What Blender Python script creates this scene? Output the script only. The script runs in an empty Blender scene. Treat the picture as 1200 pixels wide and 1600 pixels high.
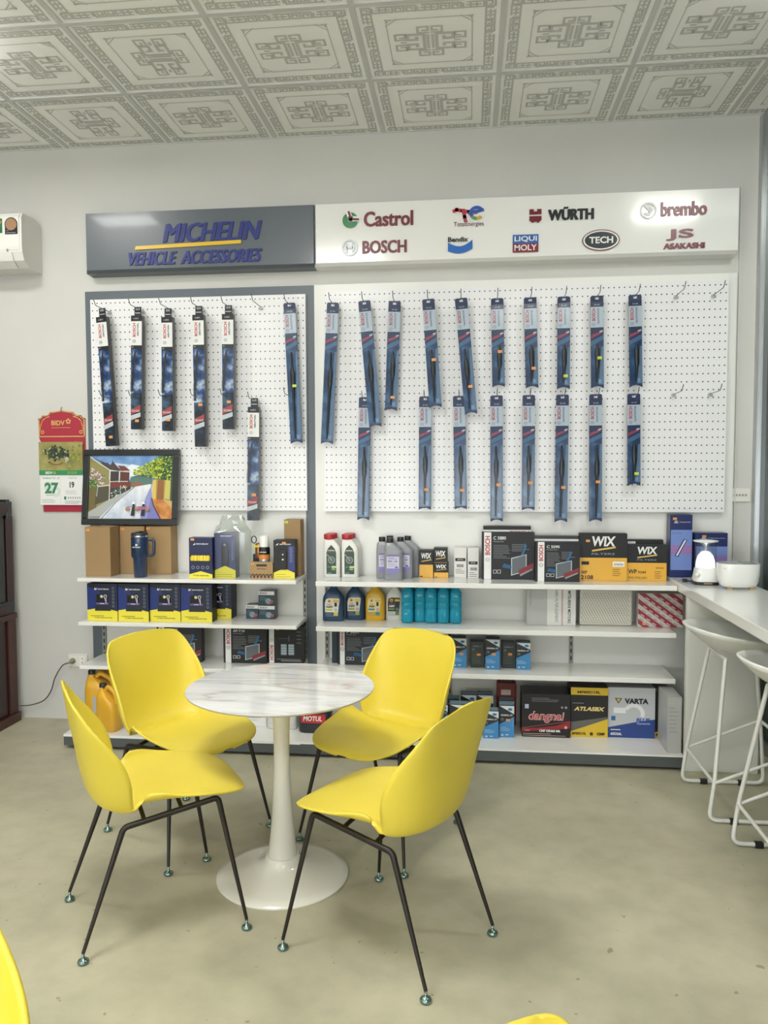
import bpy, bmesh, math, random
from mathutils import Vector, Matrix
random.seed(7)
S = bpy.context.scene
COL = S.collection
R = math.radians
# ------------------------------------------------------------------ camera
CAMH, CAMD = 1.4826, 4.3801
cd = bpy.data.cameras.new('camera')
cd.sensor_fit = 'HORIZONTAL'; cd.sensor_width = 36.0; cd.lens = 36.0 * 1226.47 / 1200.0
cam = bpy.data.objects.new('camera', cd); COL.objects.link(cam)
_p, _y, _r = 0.0549, 0.108, -0.003
_fw = Vector((-math.sin(_y) * math.cos(_p), math.cos(_y) * math.cos(_p), -math.sin(_p)))
_rt = Vector((math.cos(_y), math.sin(_y), 0)); _up = _rt.cross(_fw)
_r2 = _rt * math.cos(_r) + _up * math.sin(_r); _u2 = -_rt * math.sin(_r) + _up * math.cos(_r)
cam.matrix_world = Matrix(((_r2.x, _u2.x, -_fw.x, 0), (_r2.y, _u2.y, -_fw.y, -CAMD), (_r2.z, _u2.z, -_fw.z, CAMH), (0, 0, 0, 1)))
S.camera = cam
# ------------------------------------------------------------------ light
S.view_settings.view_transform = 'Standard'; S.view_settings.look = 'None'
S.view_settings.gamma = 1.0; S.view_settings.use_curve_mapping = False
S.view_settings.exposure = -0.22
W = bpy.data.worlds.new('world'); S.world = W; W.use_nodes = True
W.node_tree.nodes['Background'].inputs[0].default_value = (0.93, 0.97, 1.0, 1)
W.node_tree.nodes['Background'].inputs[1].default_value = 0.55

def area(name, loc, target, sx, sy, watt, col=(1, 1, 1)):
    l = bpy.data.lights.new(name, 'AREA'); l.shape = 'RECTANGLE'; l.size = sx; l.size_y = sy
    l.energy = watt; l.color = col
    o = bpy.data.objects.new(name, l); COL.objects.link(o); o.location = loc
    o.rotation_euler = (Vector(target) - Vector(loc)).to_track_quat('-Z', 'Y').to_euler()
    return o
CW = (1.0, 0.99, 0.965)
for _x, _y, _sx, _sy, _w in ((1.36, -1.52, 0.42, 0.22, 16), (-2.42, -1.25, 0.42, 0.22, 16), (-1.08, -2.75, 0.6, 0.6, 36), (0.75, -4.9, 1.2, 0.6, 30), (-2.4, -5.2, 1.2, 0.6, 30)):
    area('ceiling_lamp', (_x, _y, 3.24), (_x, _y, 0), _sx, _sy, _w, CW)
    area('ceiling_lamp', (_x, _y, 3.245), (_x, _y + 0.001, 9), _sx, _sy, _w * 0.8, CW)      # upward light added to the same lamp to brighten the ceiling
area('side_fill', (2.3, -1.6, 3.2), (2.3, -1.6, 0), 1.2, 3.0, 30, (0.9, 0.97, 0.93))  # added fill light that brightens the closed strip behind the glazed wall
area('ceiling_fill', (-1.2, -8.7, 0.9), (-1.2, -6.0, 3.3), 5.0, 1.6, 200, (0.95, 0.98, 1.0))     # added upward fill light behind the camera, brightens the ceiling
area('shopfront_daylight', (-1.2, -8.6, 1.5), (-1.2, 0, 2.6), 5.0, 2.6, 35, (0.92, 0.97, 1.0))

# ------------------------------------------------------------------ materials
def lin(h):
    h = h.lstrip('#'); out = []
    for i in (0, 2, 4):
        c = int(h[i:i + 2], 16) / 255
        out.append(c / 12.92 if c <= 0.04045 else ((c + 0.055) / 1.055) ** 2.4)
    return (*out, 1.0)
_M = {}
def pm(hexc, rough=0.5, metal=0.0, coat=0.0, trans=0.0, emit=0.0, alpha=1.0):
    k = (hexc, rough, metal, coat, trans, emit, alpha)
    if k in _M: return _M[k]
    m = bpy.data.materials.new('mat_%s_%d' % (hexc.lstrip('#'), len(_M))); m.use_nodes = True
    b = m.node_tree.nodes['Principled BSDF']
    b.inputs['Base Color'].default_value = lin(hexc); b.inputs['Roughness'].default_value = rough
    b.inputs['Metallic'].default_value = metal; b.inputs['Coat Weight'].default_value = coat
    b.inputs['Coat Roughness'].default_value = 0.08
    b.inputs['Transmission Weight'].default_value = trans
    if emit:
        b.inputs['Emission Color'].default_value = lin(hexc); b.inputs['Emission Strength'].default_value = emit
    _M[k] = m
    return m
def nodes(m):
    nt = m.node_tree
    return nt, nt.nodes['Principled BSDF'], lambda t: nt.nodes.new(t), nt.links.new
def noisy(hexa, hexb, scale=6, rough=0.5, detail=5, lo=0.35, hi=0.65, bump=0.0, metal=0.0):
    k = ('n', hexa, hexb, scale, rough, lo, hi, bump)
    if k in _M: return _M[k]
    m = bpy.data.materials.new('mottled_%d' % len(_M)); m.use_nodes = True
    nt, b, N, L = nodes(m)
    tc = N('ShaderNodeTexCoord'); n = N('ShaderNodeTexNoise'); r = N('ShaderNodeValToRGB')
    n.inputs['Scale'].default_value = scale; n.inputs['Detail'].default_value = detail
    r.color_ramp.elements[0].position = lo; r.color_ramp.elements[1].position = hi
    r.color_ramp.elements[0].color = lin(hexa); r.color_ramp.elements[1].color = lin(hexb)
    L(tc.outputs['Object'], n.inputs['Vector']); L(n.outputs['Fac'], r.inputs['Fac']); L(r.outputs['Color'], b.inputs['Base Color'])
    b.inputs['Roughness'].default_value = rough; b.inputs['Metallic'].default_value = metal
    if bump:
        bp = N('ShaderNodeBump'); bp.inputs['Strength'].default_value = bump; bp.inputs['Distance'].default_value = 0.01
        L(n.outputs['Fac'], bp.inputs['Height']); L(bp.outputs['Normal'], b.inputs['Normal'])
    _M[k] = m
    return m
def clear_film(name, tint='#ffffff', gloss=0.12, rough=0.08):
    m = bpy.data.materials.new(name); m.use_nodes = True
    nt = m.node_tree; nt.nodes.remove(nt.nodes['Principled BSDF'])
    t = nt.nodes.new('ShaderNodeBsdfTransparent'); g = nt.nodes.new('ShaderNodeBsdfGlossy'); x = nt.nodes.new('ShaderNodeMixShader')
    t.inputs[0].default_value = lin(tint); g.inputs['Roughness'].default_value = rough
    x.inputs[0].default_value = gloss
    nt.links.new(t.outputs[0], x.inputs[1]); nt.links.new(g.outputs[0], x.inputs[2])
    nt.links.new(x.outputs[0], nt.nodes['Material Output'].inputs[0])
    return m

# ------------------------------------------------------------------ mesh builder
_T = {}
def text_mesh(s, bold=0.0, shear=0.0):
    k = (s, bold, shear)
    if k not in _T:
        c = bpy.data.curves.new('lettering', 'FONT'); c.body = s; c.offset = bold; c.shear = shear; c.resolution_u = 3
        o = bpy.data.objects.new('lettering', c)
        m = bpy.data.meshes.new_from_object(o)
        vs = [v.co.copy() for v in m.vertices]; fs = [list(p.vertices) for p in m.polygons]
        bpy.data.objects.remove(o); bpy.data.curves.remove(c); bpy.data.meshes.remove(m)
        x0 = min(v.x for v in vs); x1 = max(v.x for v in vs); y0 = min(v.y for v in vs); y1 = max(v.y for v in vs)
        _T[k] = ([((v.x - x0) / (x1 - x0), (v.y - y0) / (y1 - y0)) for v in vs], fs)
    return _T[k]

class MB:
    def __init__(s): s.v = []; s.f = []; s.m = []; s.sm = []; s.mats = []
    def mi(s, m):
        if isinstance(m, str): m = pm(m)
        if m not in s.mats: s.mats.append(m)
        return s.mats.index(m)
    def add(s, vs, fs, m, smooth=False):
        o = len(s.v); s.v += [tuple(v) for v in vs]; i = s.mi(m)
        for f in fs: s.f.append([o + k for k in f]); s.m.append(i); s.sm.append(smooth)
        return s
    def box(s, x0, x1, y0, y1, z0, z1, m, b=0.0):
        if b <= 0:
            vs = [(x, y, z) for x in (x0, x1) for y in (y0, y1) for z in (z0, z1)]
            fs = [(0, 1, 3, 2), (4, 6, 7, 5), (0, 4, 5, 1), (2, 3, 7, 6), (0, 2, 6, 4), (1, 5, 7, 3)]
            return s.add(vs, fs, m)
        bm = bmesh.new(); bmesh.ops.create_cube(bm, size=1)
        for v in bm.verts:
            v.co = Vector(((x0 + x1) / 2 + v.co.x * (x1 - x0), (y0 + y1) / 2 + v.co.y * (y1 - y0), (z0 + z1) / 2 + v.co.z * (z1 - z0)))
        bmesh.ops.bevel(bm, geom=list(bm.edges), offset=b, segments=2, profile=0.6, affect='EDGES')
        bm.verts.index_update()
        s.add([v.co for v in bm.verts], [[v.index for v in f.verts] for f in bm.faces], m); bm.free()
        return s
    def prism(s, pts, y0, y1, m):                 # outline in x,z extruded along y
        n = len(pts)
        vs = [(p[0], y0, p[1]) for p in pts] + [(p[0], y1, p[1]) for p in pts]
        fs = [list(range(n)), list(range(2 * n - 1, n - 1, -1))] + [[i, i + n, (i + 1) % n + n, (i + 1) % n] for i in range(n)]
        return s.add(vs, fs, m)
    def prism_x(s, pts, x0, x1, m):               # outline in y,z extruded along x
        n = len(pts)
        vs = [(x0, p[0], p[1]) for p in pts] + [(x1, p[0], p[1]) for p in pts]
        fs = [list(range(n - 1, -1, -1)), list(range(n, 2 * n))] + [[i, (i + 1) % n, (i + 1) % n + n, i + n] for i in range(n)]
        return s.add(vs, fs, m)
    def lathe(s, prof, m, n=32, c=(0, 0, 0), smooth=True):
        vs = []; fs = []
        for r, z in prof:
            for i in range(n):
                a = 2 * math.pi * i / n; vs.append((c[0] + r * math.cos(a), c[1] + r * math.sin(a), c[2] + z))
        for j in range(len(prof) - 1):
            for i in range(n):
                k = (i + 1) % n; fs.append((j * n + i, j * n + k, (j + 1) * n + k, (j + 1) * n + i))
        s.add(vs, fs, m, smooth)
        if prof[0][0] > 1e-4: s.add(vs[:n], [list(range(n - 1, -1, -1))], m)
        if prof[-1][0] > 1e-4: s.add(vs[-n:], [list(range(n))], m)
        return s
    def tube(s, pts, r, m, n=10, closed=False):
        pts = [Vector(p) for p in pts]; k = len(pts)
        rr = r if isinstance(r, (list, tuple)) else [r] * k
        vs = []; fs = []; nrm = None
        for i, p in enumerate(pts):
            if closed: t = (pts[(i + 1) % k] - pts[i - 1]).normalized()
            else: t = (pts[min(i + 1, k - 1)] - pts[max(i - 1, 0)]).normalized()
            if nrm is None:
                nrm = t.orthogonal().normalized()
            else:
                nrm = (nrm - t * nrm.dot(t)).normalized()
            bi = t.cross(nrm)
            for j in range(n):
                a = 2 * math.pi * j / n; vs.append(p + (nrm * math.cos(a) + bi * math.sin(a)) * rr[i])
        for i in range(k if closed else k - 1):
            for j in range(n):
                q = (j + 1) % n; i2 = (i + 1) % k
                fs.append((i * n + j, i * n + q, i2 * n + q, i2 * n + j))
        s.add(vs, fs, m, True)
        if not closed: s.add(vs[:n], [list(range(n - 1, -1, -1))], m); s.add(vs[-n:], [list(range(n))], m)
        return s
    def loft(s, secs, m, n=28, p=4.0):            # sections (z, halfwidth x, halfdepth y, centre x, centre y)
        vs = []; fs = []
        for z, a, b, cx, cy in secs:
            for i in range(n):
                t = 2 * math.pi * i / n; c, d = math.cos(t), math.sin(t)
                vs.append((cx + a * math.copysign(abs(c) ** (2 / p), c), cy + b * math.copysign(abs(d) ** (2 / p), d), z))
        for j in range(len(secs) - 1):
            for i in range(n):
                k = (i + 1) % n; fs.append((j * n + i, j * n + k, (j + 1) * n + k, (j + 1) * n + i))
        s.add(vs, fs, m, True)
        s.add(vs[:n], [list(range(n - 1, -1, -1))], m); s.add(vs[-n:], [list(range(n))], m)
        return s
    # ---- flat print on a plane y = const, facing -y
    def poly(s, pts, y, m): return s.add([(p[0], y, p[1]) for p in pts], [list(range(len(pts)))], m)
    def rect(s, x0, z0, x1, z1, y, m): return s.poly([(x0, z0), (x1, z0), (x1, z1), (x0, z1)], y, m)
    def disc(s, x, z, r, y, m, rz=None, n=24, a0=0, a1=360):
        rz = rz or r
        p = [(x + r * math.cos(R(a0 + (a1 - a0) * i / n)), z + rz * math.sin(R(a0 + (a1 - a0) * i / n))) for i in range(n if a1 - a0 >= 360 else n + 1)]
        return s.poly(p, y, m)
    def ring(s, x, z, r0, r1, y, m, n=28, a0=0, a1=360, k=1.0):
        vs = []; fs = []
        for i in range(n + 1):
            a = R(a0 + (a1 - a0) * i / n)
            vs += [(x + r0 * math.cos(a), y, z + k * r0 * math.sin(a)), (x + r1 * math.cos(a), y, z + k * r1 * math.sin(a))]
        for i in range(n): fs.append((2 * i, 2 * i + 1, 2 * i + 3, 2 * i + 2))
        return s.add(vs, fs, m)
    def stroke(s, pts, w, y, m):
        for (a, b), (c, d) in zip(pts[:-1], pts[1:]):
            l = math.hypot(c - a, d - b) or 1e-6; ux, uz = (c - a) / l * w / 2, (d - b) / l * w / 2
            s.poly([(a - ux + uz, b - uz - ux), (a - ux - uz, b - uz + ux), (c + ux - uz, d + uz + ux), (c + ux + uz, d + uz - ux)][::-1], y, m)
        return s
    def text(s, t, x0, z0, x1, z1, y, m, bold=0.0, shear=0.0, rot=0, depth=0.0, heavy=0.0):
        if heavy:
            for k in (-1, 1): s.text(t, x0 + k * heavy, z0 + k * heavy * .25, x1 + k * heavy, z1 + k * heavy * .25, y + k * .00004, m, bold, shear, rot, depth)
        uv, fs = text_mesh(t, bold, shear)
        if rot == 90: f = lambda a, b: (x1 - b * (x1 - x0), z0 + a * (z1 - z0))
        elif rot == -90: f = lambda a, b: (x0 + b * (x1 - x0), z1 - a * (z1 - z0))
        else: f = lambda a, b: (x0 + a * (x1 - x0), z0 + b * (z1 - z0))
        vs = []
        for a, b in uv: q = f(a, b); vs.append((q[0], y, q[1]))
        s.add(vs, fs, m)
        if depth:                                   # raised letter: side walls
            cnt = {}
            for fc in fs:
                for i in range(len(fc)):
                    e = (fc[i], fc[(i + 1) % len(fc)]); cnt[e] = 1
            n = len(vs); w = vs + [(a, y + depth, c) for a, _, c in vs]
            s.add(w, [(b, a, a + n, b + n) for a, b in cnt if (b, a) not in cnt], m)
        return s
    def xform(s, mat): s.v = [tuple(mat @ Vector(v)) for v in s.v]; return s
    def build(s, name, parent=None, loc=None, rz=None, col=True):
        me = bpy.data.meshes.new(name); me.from_pydata(s.v, [], s.f)
        for m in s.mats: me.materials.append(m)
        me.polygons.foreach_set('material_index', s.m); me.polygons.foreach_set('use_smooth', s.sm)
        me.update()
        o = bpy.data.objects.new(name, me); COL.objects.link(o)
        if parent: o.parent = parent
        if loc: o.location = loc
        if rz: o.rotation_euler = (0, 0, rz)
        return o

def tag(o, label, cat, group=None):
    o['label'] = label; o['category'] = cat
    if group: o['group'] = group
    return o
def thing(name, label, cat, loc=(0, 0, 0), rz=0.0, group=None):
    o = bpy.data.objects.new(name, None); o.empty_display_size = 0.05; COL.objects.link(o)
    o.location = loc; o.rotation_euler = (0, 0, rz)
    return tag(o, label, cat, group)
def struct(o): o['kind'] = 'structure'; return o
def dup(o, parent=None):
    c = o.copy(); COL.objects.link(c); c.parent = parent
    for ch in list(o.children): dup(ch, c)
    return c
def rounded(pts, r, n=6):
    pts = [Vector(p) for p in pts]; out = [pts[0]]
    for a, b, c in zip(pts[:-2], pts[1:-1], pts[2:]):
        d0, d1 = (a - b), (c - b); k = min(r, d0.length * 0.45, d1.length * 0.45)
        p0, p1 = b + d0.normalized() * k, b + d1.normalized() * k
        for i in range(n + 1):
            t = i / n; out.append(p0 * (1 - t) ** 2 + b * 2 * t * (1 - t) + p1 * t * t)
    out.append(pts[-1]); return out
def catmull(vals, t):
    n = len(vals) - 1; x = min(max(t, 0), 1) * n; i = min(int(x), n - 1); f = x - i
    p0, p1, p2, p3 = vals[max(i - 1, 0)], vals[i], vals[i + 1], vals[min(i + 2, n)]
    return tuple(0.5 * (2 * b + (c - a) * f + (2 * a - 5 * b + 4 * c - d) * f * f + (3 * b - a - 3 * c + d) * f ** 3) for a, b, c, d in zip(p0, p1, p2, p3))
ORD = ['first', 'second', 'third', 'fourth', 'fifth', 'sixth', 'seventh', 'eighth', 'ninth', 'tenth', 'eleventh', 'twelfth']
# ------------------------------------------------------------------ the setting
CEIL = 3.325
XL, XR, YB = -4.2, 1.52, -8.8
wallm = noisy('#c6c6c0', '#cccbc6', 1.5, 0.62, 4)
white = pm('#e6e6e1', 0.3); gloss_white = pm('#e9e9e5', 0.13, coat=0.3)
gray = pm('#5c646b', 0.35); dgray = pm('#4f5454', 0.45)
# concrete floor
fm = bpy.data.materials.new('polished_concrete'); fm.use_nodes = True
nt, b, N, L = nodes(fm)
tc = N('ShaderNodeTexCoord')
n1 = N('ShaderNodeTexNoise'); n1.inputs['Scale'].default_value = 1.3; n1.inputs['Detail'].default_value = 7; n1.inputs['Roughness'].default_value = 0.62
n2 = N('ShaderNodeTexNoise'); n2.inputs['Scale'].default_value = 9; n2.inputs['Detail'].default_value = 6
n3 = N('ShaderNodeTexNoise'); n3.inputs['Scale'].default_value = 26; n3.inputs['Detail'].default_value = 2
r1 = N('ShaderNodeValToRGB'); r1.color_ramp.elements[0].position = 0.36; r1.color_ramp.elements[1].position = 0.66
r1.color_ramp.elements[0].color = lin('#aba78f'); r1.color_ramp.elements[1].color = lin('#beb9a0')
r2 = N('ShaderNodeValToRGB'); r2.color_ramp.elements[0].position = 0.3; r2.color_ramp.elements[1].position = 0.6
r2.color_ramp.elements[0].color = (0.86, 0.86, 0.85, 1); r2.color_ramp.elements[1].color = (1, 1, 1, 1)
r3 = N('ShaderNodeValToRGB'); r3.color_ramp.elements[0].position = 0.255; r3.color_ramp.elements[1].position = 0.285
r3.color_ramp.elements[0].color = (0.62, 0.6, 0.56, 1); r3.color_ramp.elements[1].color = (1, 1, 1, 1)
m1 = N('ShaderNodeMix'); m1.data_type = 'RGBA'; m1.blend_type = 'MULTIPLY'; m1.inputs[0].default_value = 1
m2 = N('ShaderNodeMix'); m2.data_type = 'RGBA'; m2.blend_type = 'MULTIPLY'; m2.inputs[0].default_value = 1
for n in (n1, n2, n3): L(tc.outputs['Object'], n.inputs['Vector'])
L(n1.outputs['Fac'], r1.inputs['Fac']); L(n2.outputs['Fac'], r2.inputs['Fac']); L(n3.outputs['Fac'], r3.inputs['Fac'])
L(r1.outputs[0], m1.inputs[6]); L(r2.outputs[0], m1.inputs[7]); L(m1.outputs[2], m2.inputs[6]); L(r3.outputs[0], m2.inputs[7])
L(m2.outputs[2], b.inputs['Base Color']); b.inputs['Roughness'].default_value = 0.42
struct(MB().box(XL, 3.2, YB, 0.1, -0.1, 0, fm).build('floor'))
struct(MB().box(XL, 3.2, 0, 0.1, 0, CEIL, wallm).build('wall_back'))
struct(MB().box(XL - 0.1, XL, YB, 0.1, 0, CEIL, wallm).build('wall_left'))
# ceiling with printed tiles
tile = pm('#f3f3ee', 0.6); ink = pm('#c0c1ba', 0.6); bar = pm('#c6c8c3', 0.5)
cb = MB()
cb.box(XL, 3.2, YB, 0.1, CEIL, CEIL + 0.08, tile)
TS, TX0, TY0 = 0.605, -1.078, -0.583
INKN = [0]
def ceil_ink(px, py, w):       # strokes given as polylines in plan
    for (a, bb), (c, d) in zip(px[:-1], px[1:]):
        l = math.hypot(c - a, d - bb) or 1e-6; ux, uy = (c - a) / l * w / 2, (d - bb) / l * w / 2
        if max(a, c) > XR - 0.01: continue
        q = [(a - ux - uy, bb - uy + ux), (a - ux + uy, bb - uy - ux), (c + ux + uy, d + uy - ux), (c + ux - uy, d + uy + ux)]
        INKN[0] += 1; cb.add([(x, y, CEIL - 0.0008 - (INKN[0] % 11) * 0.00005) for x, y in q], [(3, 2, 1, 0)], ink)
SP = [(0.12, 0.1), (0.9, 0.1), (0.9, 0.9), (0.14, 0.9), (0.14, 0.36), (0.62, 0.36), (0.62, 0.62)]
RR = [[(0.55, 0.1), (1.9, 0.1), (1.9, 0.9), (0.1, 0.9), (0.1, 0.3)], [(0.45, 0.5), (1.6, 0.5)], [(0.75, 0.3), (0.75, 0.7)], [(1.3, 0.3), (1.3, 0.7)]]
def tile_print(cx, cy, turn):
    U = 0.549 / 12
    def tr(x, y, k):
        for _ in range(k): x, y = -y, x
        return (cx + x, cy + y)
    for side in range(4):
        i = 0
        for kind in 'SRSSRSSRS'[:9]:
            if kind == 'S':
                if i < 11:
                    ceil_ink([tr(-0.2745 + (i + a) * U, -0.2745 + c * U, side) for a, c in SP], None, 0.0085)
                i += 1
            else:
                for pl in RR: ceil_ink([tr(-0.2745 + (i + a) * U, -0.2745 + c * U, side) for a, c in pl], None, 0.0085)
                i += 2
        e, c = 0.182, 0.05
        ceil_ink([tr(-e, -e + 0.004, side), tr(e, -e + 0.004, side)], None, 0.0045)
        ceil_ink([tr(-e, -e + c, side), tr(-e + c, -e, side)], None, 0.005)
        ceil_ink([tr(-e + 0.008, -e + 0.022, side), tr(-e + 0.008, -e + 0.008, side), tr(-e + 0.022, -e + 0.008, side)], None, 0.007)
    g = 0.0243
    for sx in (1, -1):
        for sy in (1, -1):
            def q(x, y): return tr(sx * x * g, sy * y * g, turn)
            ceil_ink([q(1.1, 0), q(1.1, 2.4), q(4, 2.4), q(4, 0.75), q(2.4, 0.75), q(2.4, 1.4)], None, 0.0145)
            for ox, oy in ((0.35, 2.9), (4.4, 0.85)):
                ceil_ink([q(ox + 1.75 * a, oy + 1.75 * c) for a, c in ((0, 0), (1, 0), (1, 1), (0, 1), (0, 0.4), (0.5, 0.4))], None, 0.0105)
            ceil_ink([q(0.42, 0.1), q(0.42, 2.0)], None, 0.012)
        ceil_ink([tr(sx * 4.5 * g, 0, turn), tr(sx * 5.1 * g, 0, turn)], None, 0.011)
for i in range(-4, 5):
    for j in range(-1, 7):
        cx, cy = TX0 + (i + 0.5) * TS, TY0 - (j - 0.5) * TS
        if XL + 0.3 < cx < XR + 0.3 and cy > -3.6: tile_print(cx, cy, 1 if (i * 7 + j * 3) % 5 in (1,) else 0)
struct(cb.build('ceiling'))
gb = MB()
for i in range(-5, 6):
    x = TX0 + i * TS
    if XL < x < XR: gb.box(x - 0.012, x + 0.012, YB, 0, CEIL - 0.005, CEIL, bar)
for j in range(0, 13):
    y = TY0 - j * TS; gb.box(XL, XR, y - 0.012, y + 0.012, CEIL - 0.0052, CEIL, bar)
struct(gb.build('trim_1'))
struct(MB().box(XL, XR + 0.05, -0.006, 0, CEIL - 0.007, CEIL, bar).build('trim_2'))
# right hand glazed wall
alu = pm('#b9bcbd', 0.28, 0.85)
gl = clear_film('tinted_glass', '#a3b0a8', 0.08, 0.03)
wf = MB()
for y in (-0.05, -1.6, -3.2, -4.8): wf.box(XR - 0.005, XR + 0.05, y - 0.03, y + 0.03, 0, CEIL, alu)
for z in (0.03, CEIL - 0.03): wf.box(XR + 0.002, XR + 0.045, -4.8, -0.05, z - 0.03, z + 0.03, alu)
w1 = struct(wf.build('window_1'))
MB().box(XR + 0.018, XR + 0.026, -4.8, -0.05, 0.03, CEIL - 0.03, gl).build('glass_pane', w1)
struct(MB().box(1.50, 1.52, -0.045, 0.0, 0, CEIL - 0.02, alu).build('trim_3'))
struct(MB().box(1.408, 1.415, -0.012, 0.0, 0, 2.95, pm('#c9cac4', 0.4)).build('trim_4'))
struct(MB().box(3.1, 3.2, YB, 0.1, 0, CEIL, pm('#b3bab2', 0.6)).build('wall_right'))
struct(MB().box(XR, XR + 0.06, YB, -4.83, 0, CEIL, wallm).build('wall_front'))

# ------------------------------------------------------------------ shelving
SL = dict(L1=0.89, L2=0.647, L3=0.405, LB=0.079, R1=0.888, R2=0.647, R3=0.412, RB=0.079, CT=0.905)
def peg_material(dx, dz, w, h):
    m = bpy.data.materials.new('perforated_board'); m.use_nodes = True
    nt, b, N, L = nodes(m)
    tc = N('ShaderNodeTexCoord'); sp = N('ShaderNodeSeparateXYZ'); L(tc.outputs['Object'], sp.inputs[0])
    def mth(op, a, v=None):
        q = N('ShaderNodeMath'); q.operation = op
        if hasattr(a, 'is_linked'): L(a, q.inputs[0])
        else: q.inputs[0].default_value = a
        if v is not None:
            if hasattr(v, 'is_linked'): L(v, q.inputs[1])
            else: q.inputs[1].default_value = v
        return q.outputs[0]
    def cell(o, d):
        return mth('MULTIPLY', mth('SUBTRACT', mth('FRACT', mth('DIVIDE', o, d)), 0.5), d)
    cx, cz = cell(sp.outputs[0], dx), cell(sp.outputs[2], dz)
    r = mth('SQRT', mth('ADD', mth('MULTIPLY', cx, cx), mth('MULTIPLY', cz, cz)))
    hole = mth('LESS_THAN', r, 0.0037)
    mx = N('ShaderNodeMix'); mx.data_type = 'RGBA'
    L(hole, mx.inputs[0]); mx.inputs[6].default_value = lin('#e9e9ea'); mx.inputs[7].default_value = lin('#4a4b4c')
    L(mx.outputs[2], b.inputs['Base Color']); b.inputs['Roughness'].default_value = 0.22
    return m
def unit(label, x0, x1, frame_col, px0, px1, pz0, pz1, shelves, ups, sx0, sx1, th, left_stile=True):
    t = thing('display_shelving', label, 'shelving', ((x0 + x1) / 2, 0, 0)); ox = (x0 + x1) / 2
    def P(mb, name): 
        mb.v = [(x - ox, y, z) for x, y, z in mb.v]; return mb.build(name, t)
    if frame_col is gray:
        f = MB(); f.box(x0, x0 + 0.06, -0.02, 0, 0.0, 2.503, gray); f.box(x1 - 0.056, x1, -0.02, 0, 0, 2.503, gray); f.box(x0 + 0.06, x1 - 0.056, -0.02, 0, 2.42, 2.503, gray)
        P(f, 'frame'); P(MB().box(x0 + 0.06, x1 - 0.056, -0.015, 0, 0.0, 2.42, white), 'back_panel')
    else:
        P(MB().box(x0, x1, -0.02, 0, 0.0, 2.505, white), 'back_panel')
    pb = MB().box(0, px1 - px0, -0.03, 0, 0, pz1 - pz0, peg_material((px1 - px0) / round((px1 - px0) / 0.0272), (pz1 - pz0) / 29, 1, 1))
    o = pb.build('pegboard', t, (px0 - ox, -0.02, pz0))
    for x in ups:
        u = MB().box(x - 0.011, x + 0.011, -0.028, -0.015, 0.08, 0.875, pm('#8d8f88', 0.4, 0.3))
        for k in range(19): u.box(x - 0.004, x + 0.004, -0.0286, -0.0275, 0.11 + k * 0.04, 0.132 + k * 0.04, '#26272a')
        P(u, 'upright')
    for z in shelves:
        s = MB(); s.box(sx0, sx1, -0.31, -0.02, z - th, z, gloss_white, 0.003)
        P(s, 'shelf')
        for x in (sx0 + 0.03, sx1 - 0.03): br = MB(); br.prism_x([(-0.03, z - 0.024), (-0.03, z - 0.034), (-0.05, z - 0.034), (-0.27, z - 0.028), (-0.27, z - 0.022)], x - 0.002, x + 0.002, pm('#8d8f88', 0.4)); P(br, 'shelf_bracket')
    return t, P
t, P = unit('left shelving bay with grey surround, white pegboard and three white shelves', -2.197, -0.86, gray, -2.152, -0.904, 1.25, 2.45,
            (SL['L1'], SL['L2'], SL['L3']), (-2.125, -0.925), -2.135, -0.913, 0.02)
P(MB().box(-2.142, -0.86, -0.48, -0.015, 0.018, 0.066, dgray).box(-2.12, -0.88, -0.44, -0.03, 0, 0.02, '#2b2b2b'), 'plinth')
P(MB().box(-2.142, -0.86, -0.482, -0.015, 0.066, SL['LB'], gloss_white), 'base_shelf')
t, P = unit('right white shelving bay with wide pegboard reaching to the bar counter', -0.86, 1.397, white, -0.804, 1.347, 1.247, 2.46,
            (SL['R1'], SL['R2'], SL['R3']), (-0.80, -0.105, 0.56), -0.808, 1.046, 0.026)
P(MB().box(-0.86, 1.047, -0.48, -0.02, 0.018, 0.07, dgray).box(-0.85, 1.03, -0.44, -0.03, 0, 0.02, '#2b2b2b'), 'plinth')
P(MB().box(-0.86, 1.047, -0.482, -0.02, 0.07, SL['RB'], gloss_white), 'base_shelf')
# bar counter
t = thing('bar_counter', 'white glossy bar counter running out from the wall at right', 'counter', (1.22, -1.2, 0))
o = MB().box(1.050, 1.40, -2.55, -0.024, 0.86, 0.905, gloss_white, 0.004); o.v = [(x - 1.22, y + 1.2, z) for x, y, z in o.v]; o.build('countertop', t)
for y in (-0.48, -2.3):
    o = MB().box(1.052, 1.395, y, y + 0.035, 0.0, 0.86, pm('#dcdcd4', 0.35), 0.003); o.v = [(x - 1.22, yy + 1.2, z) for x, yy, z in o.v]; o.build('support_panel', t)

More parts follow.
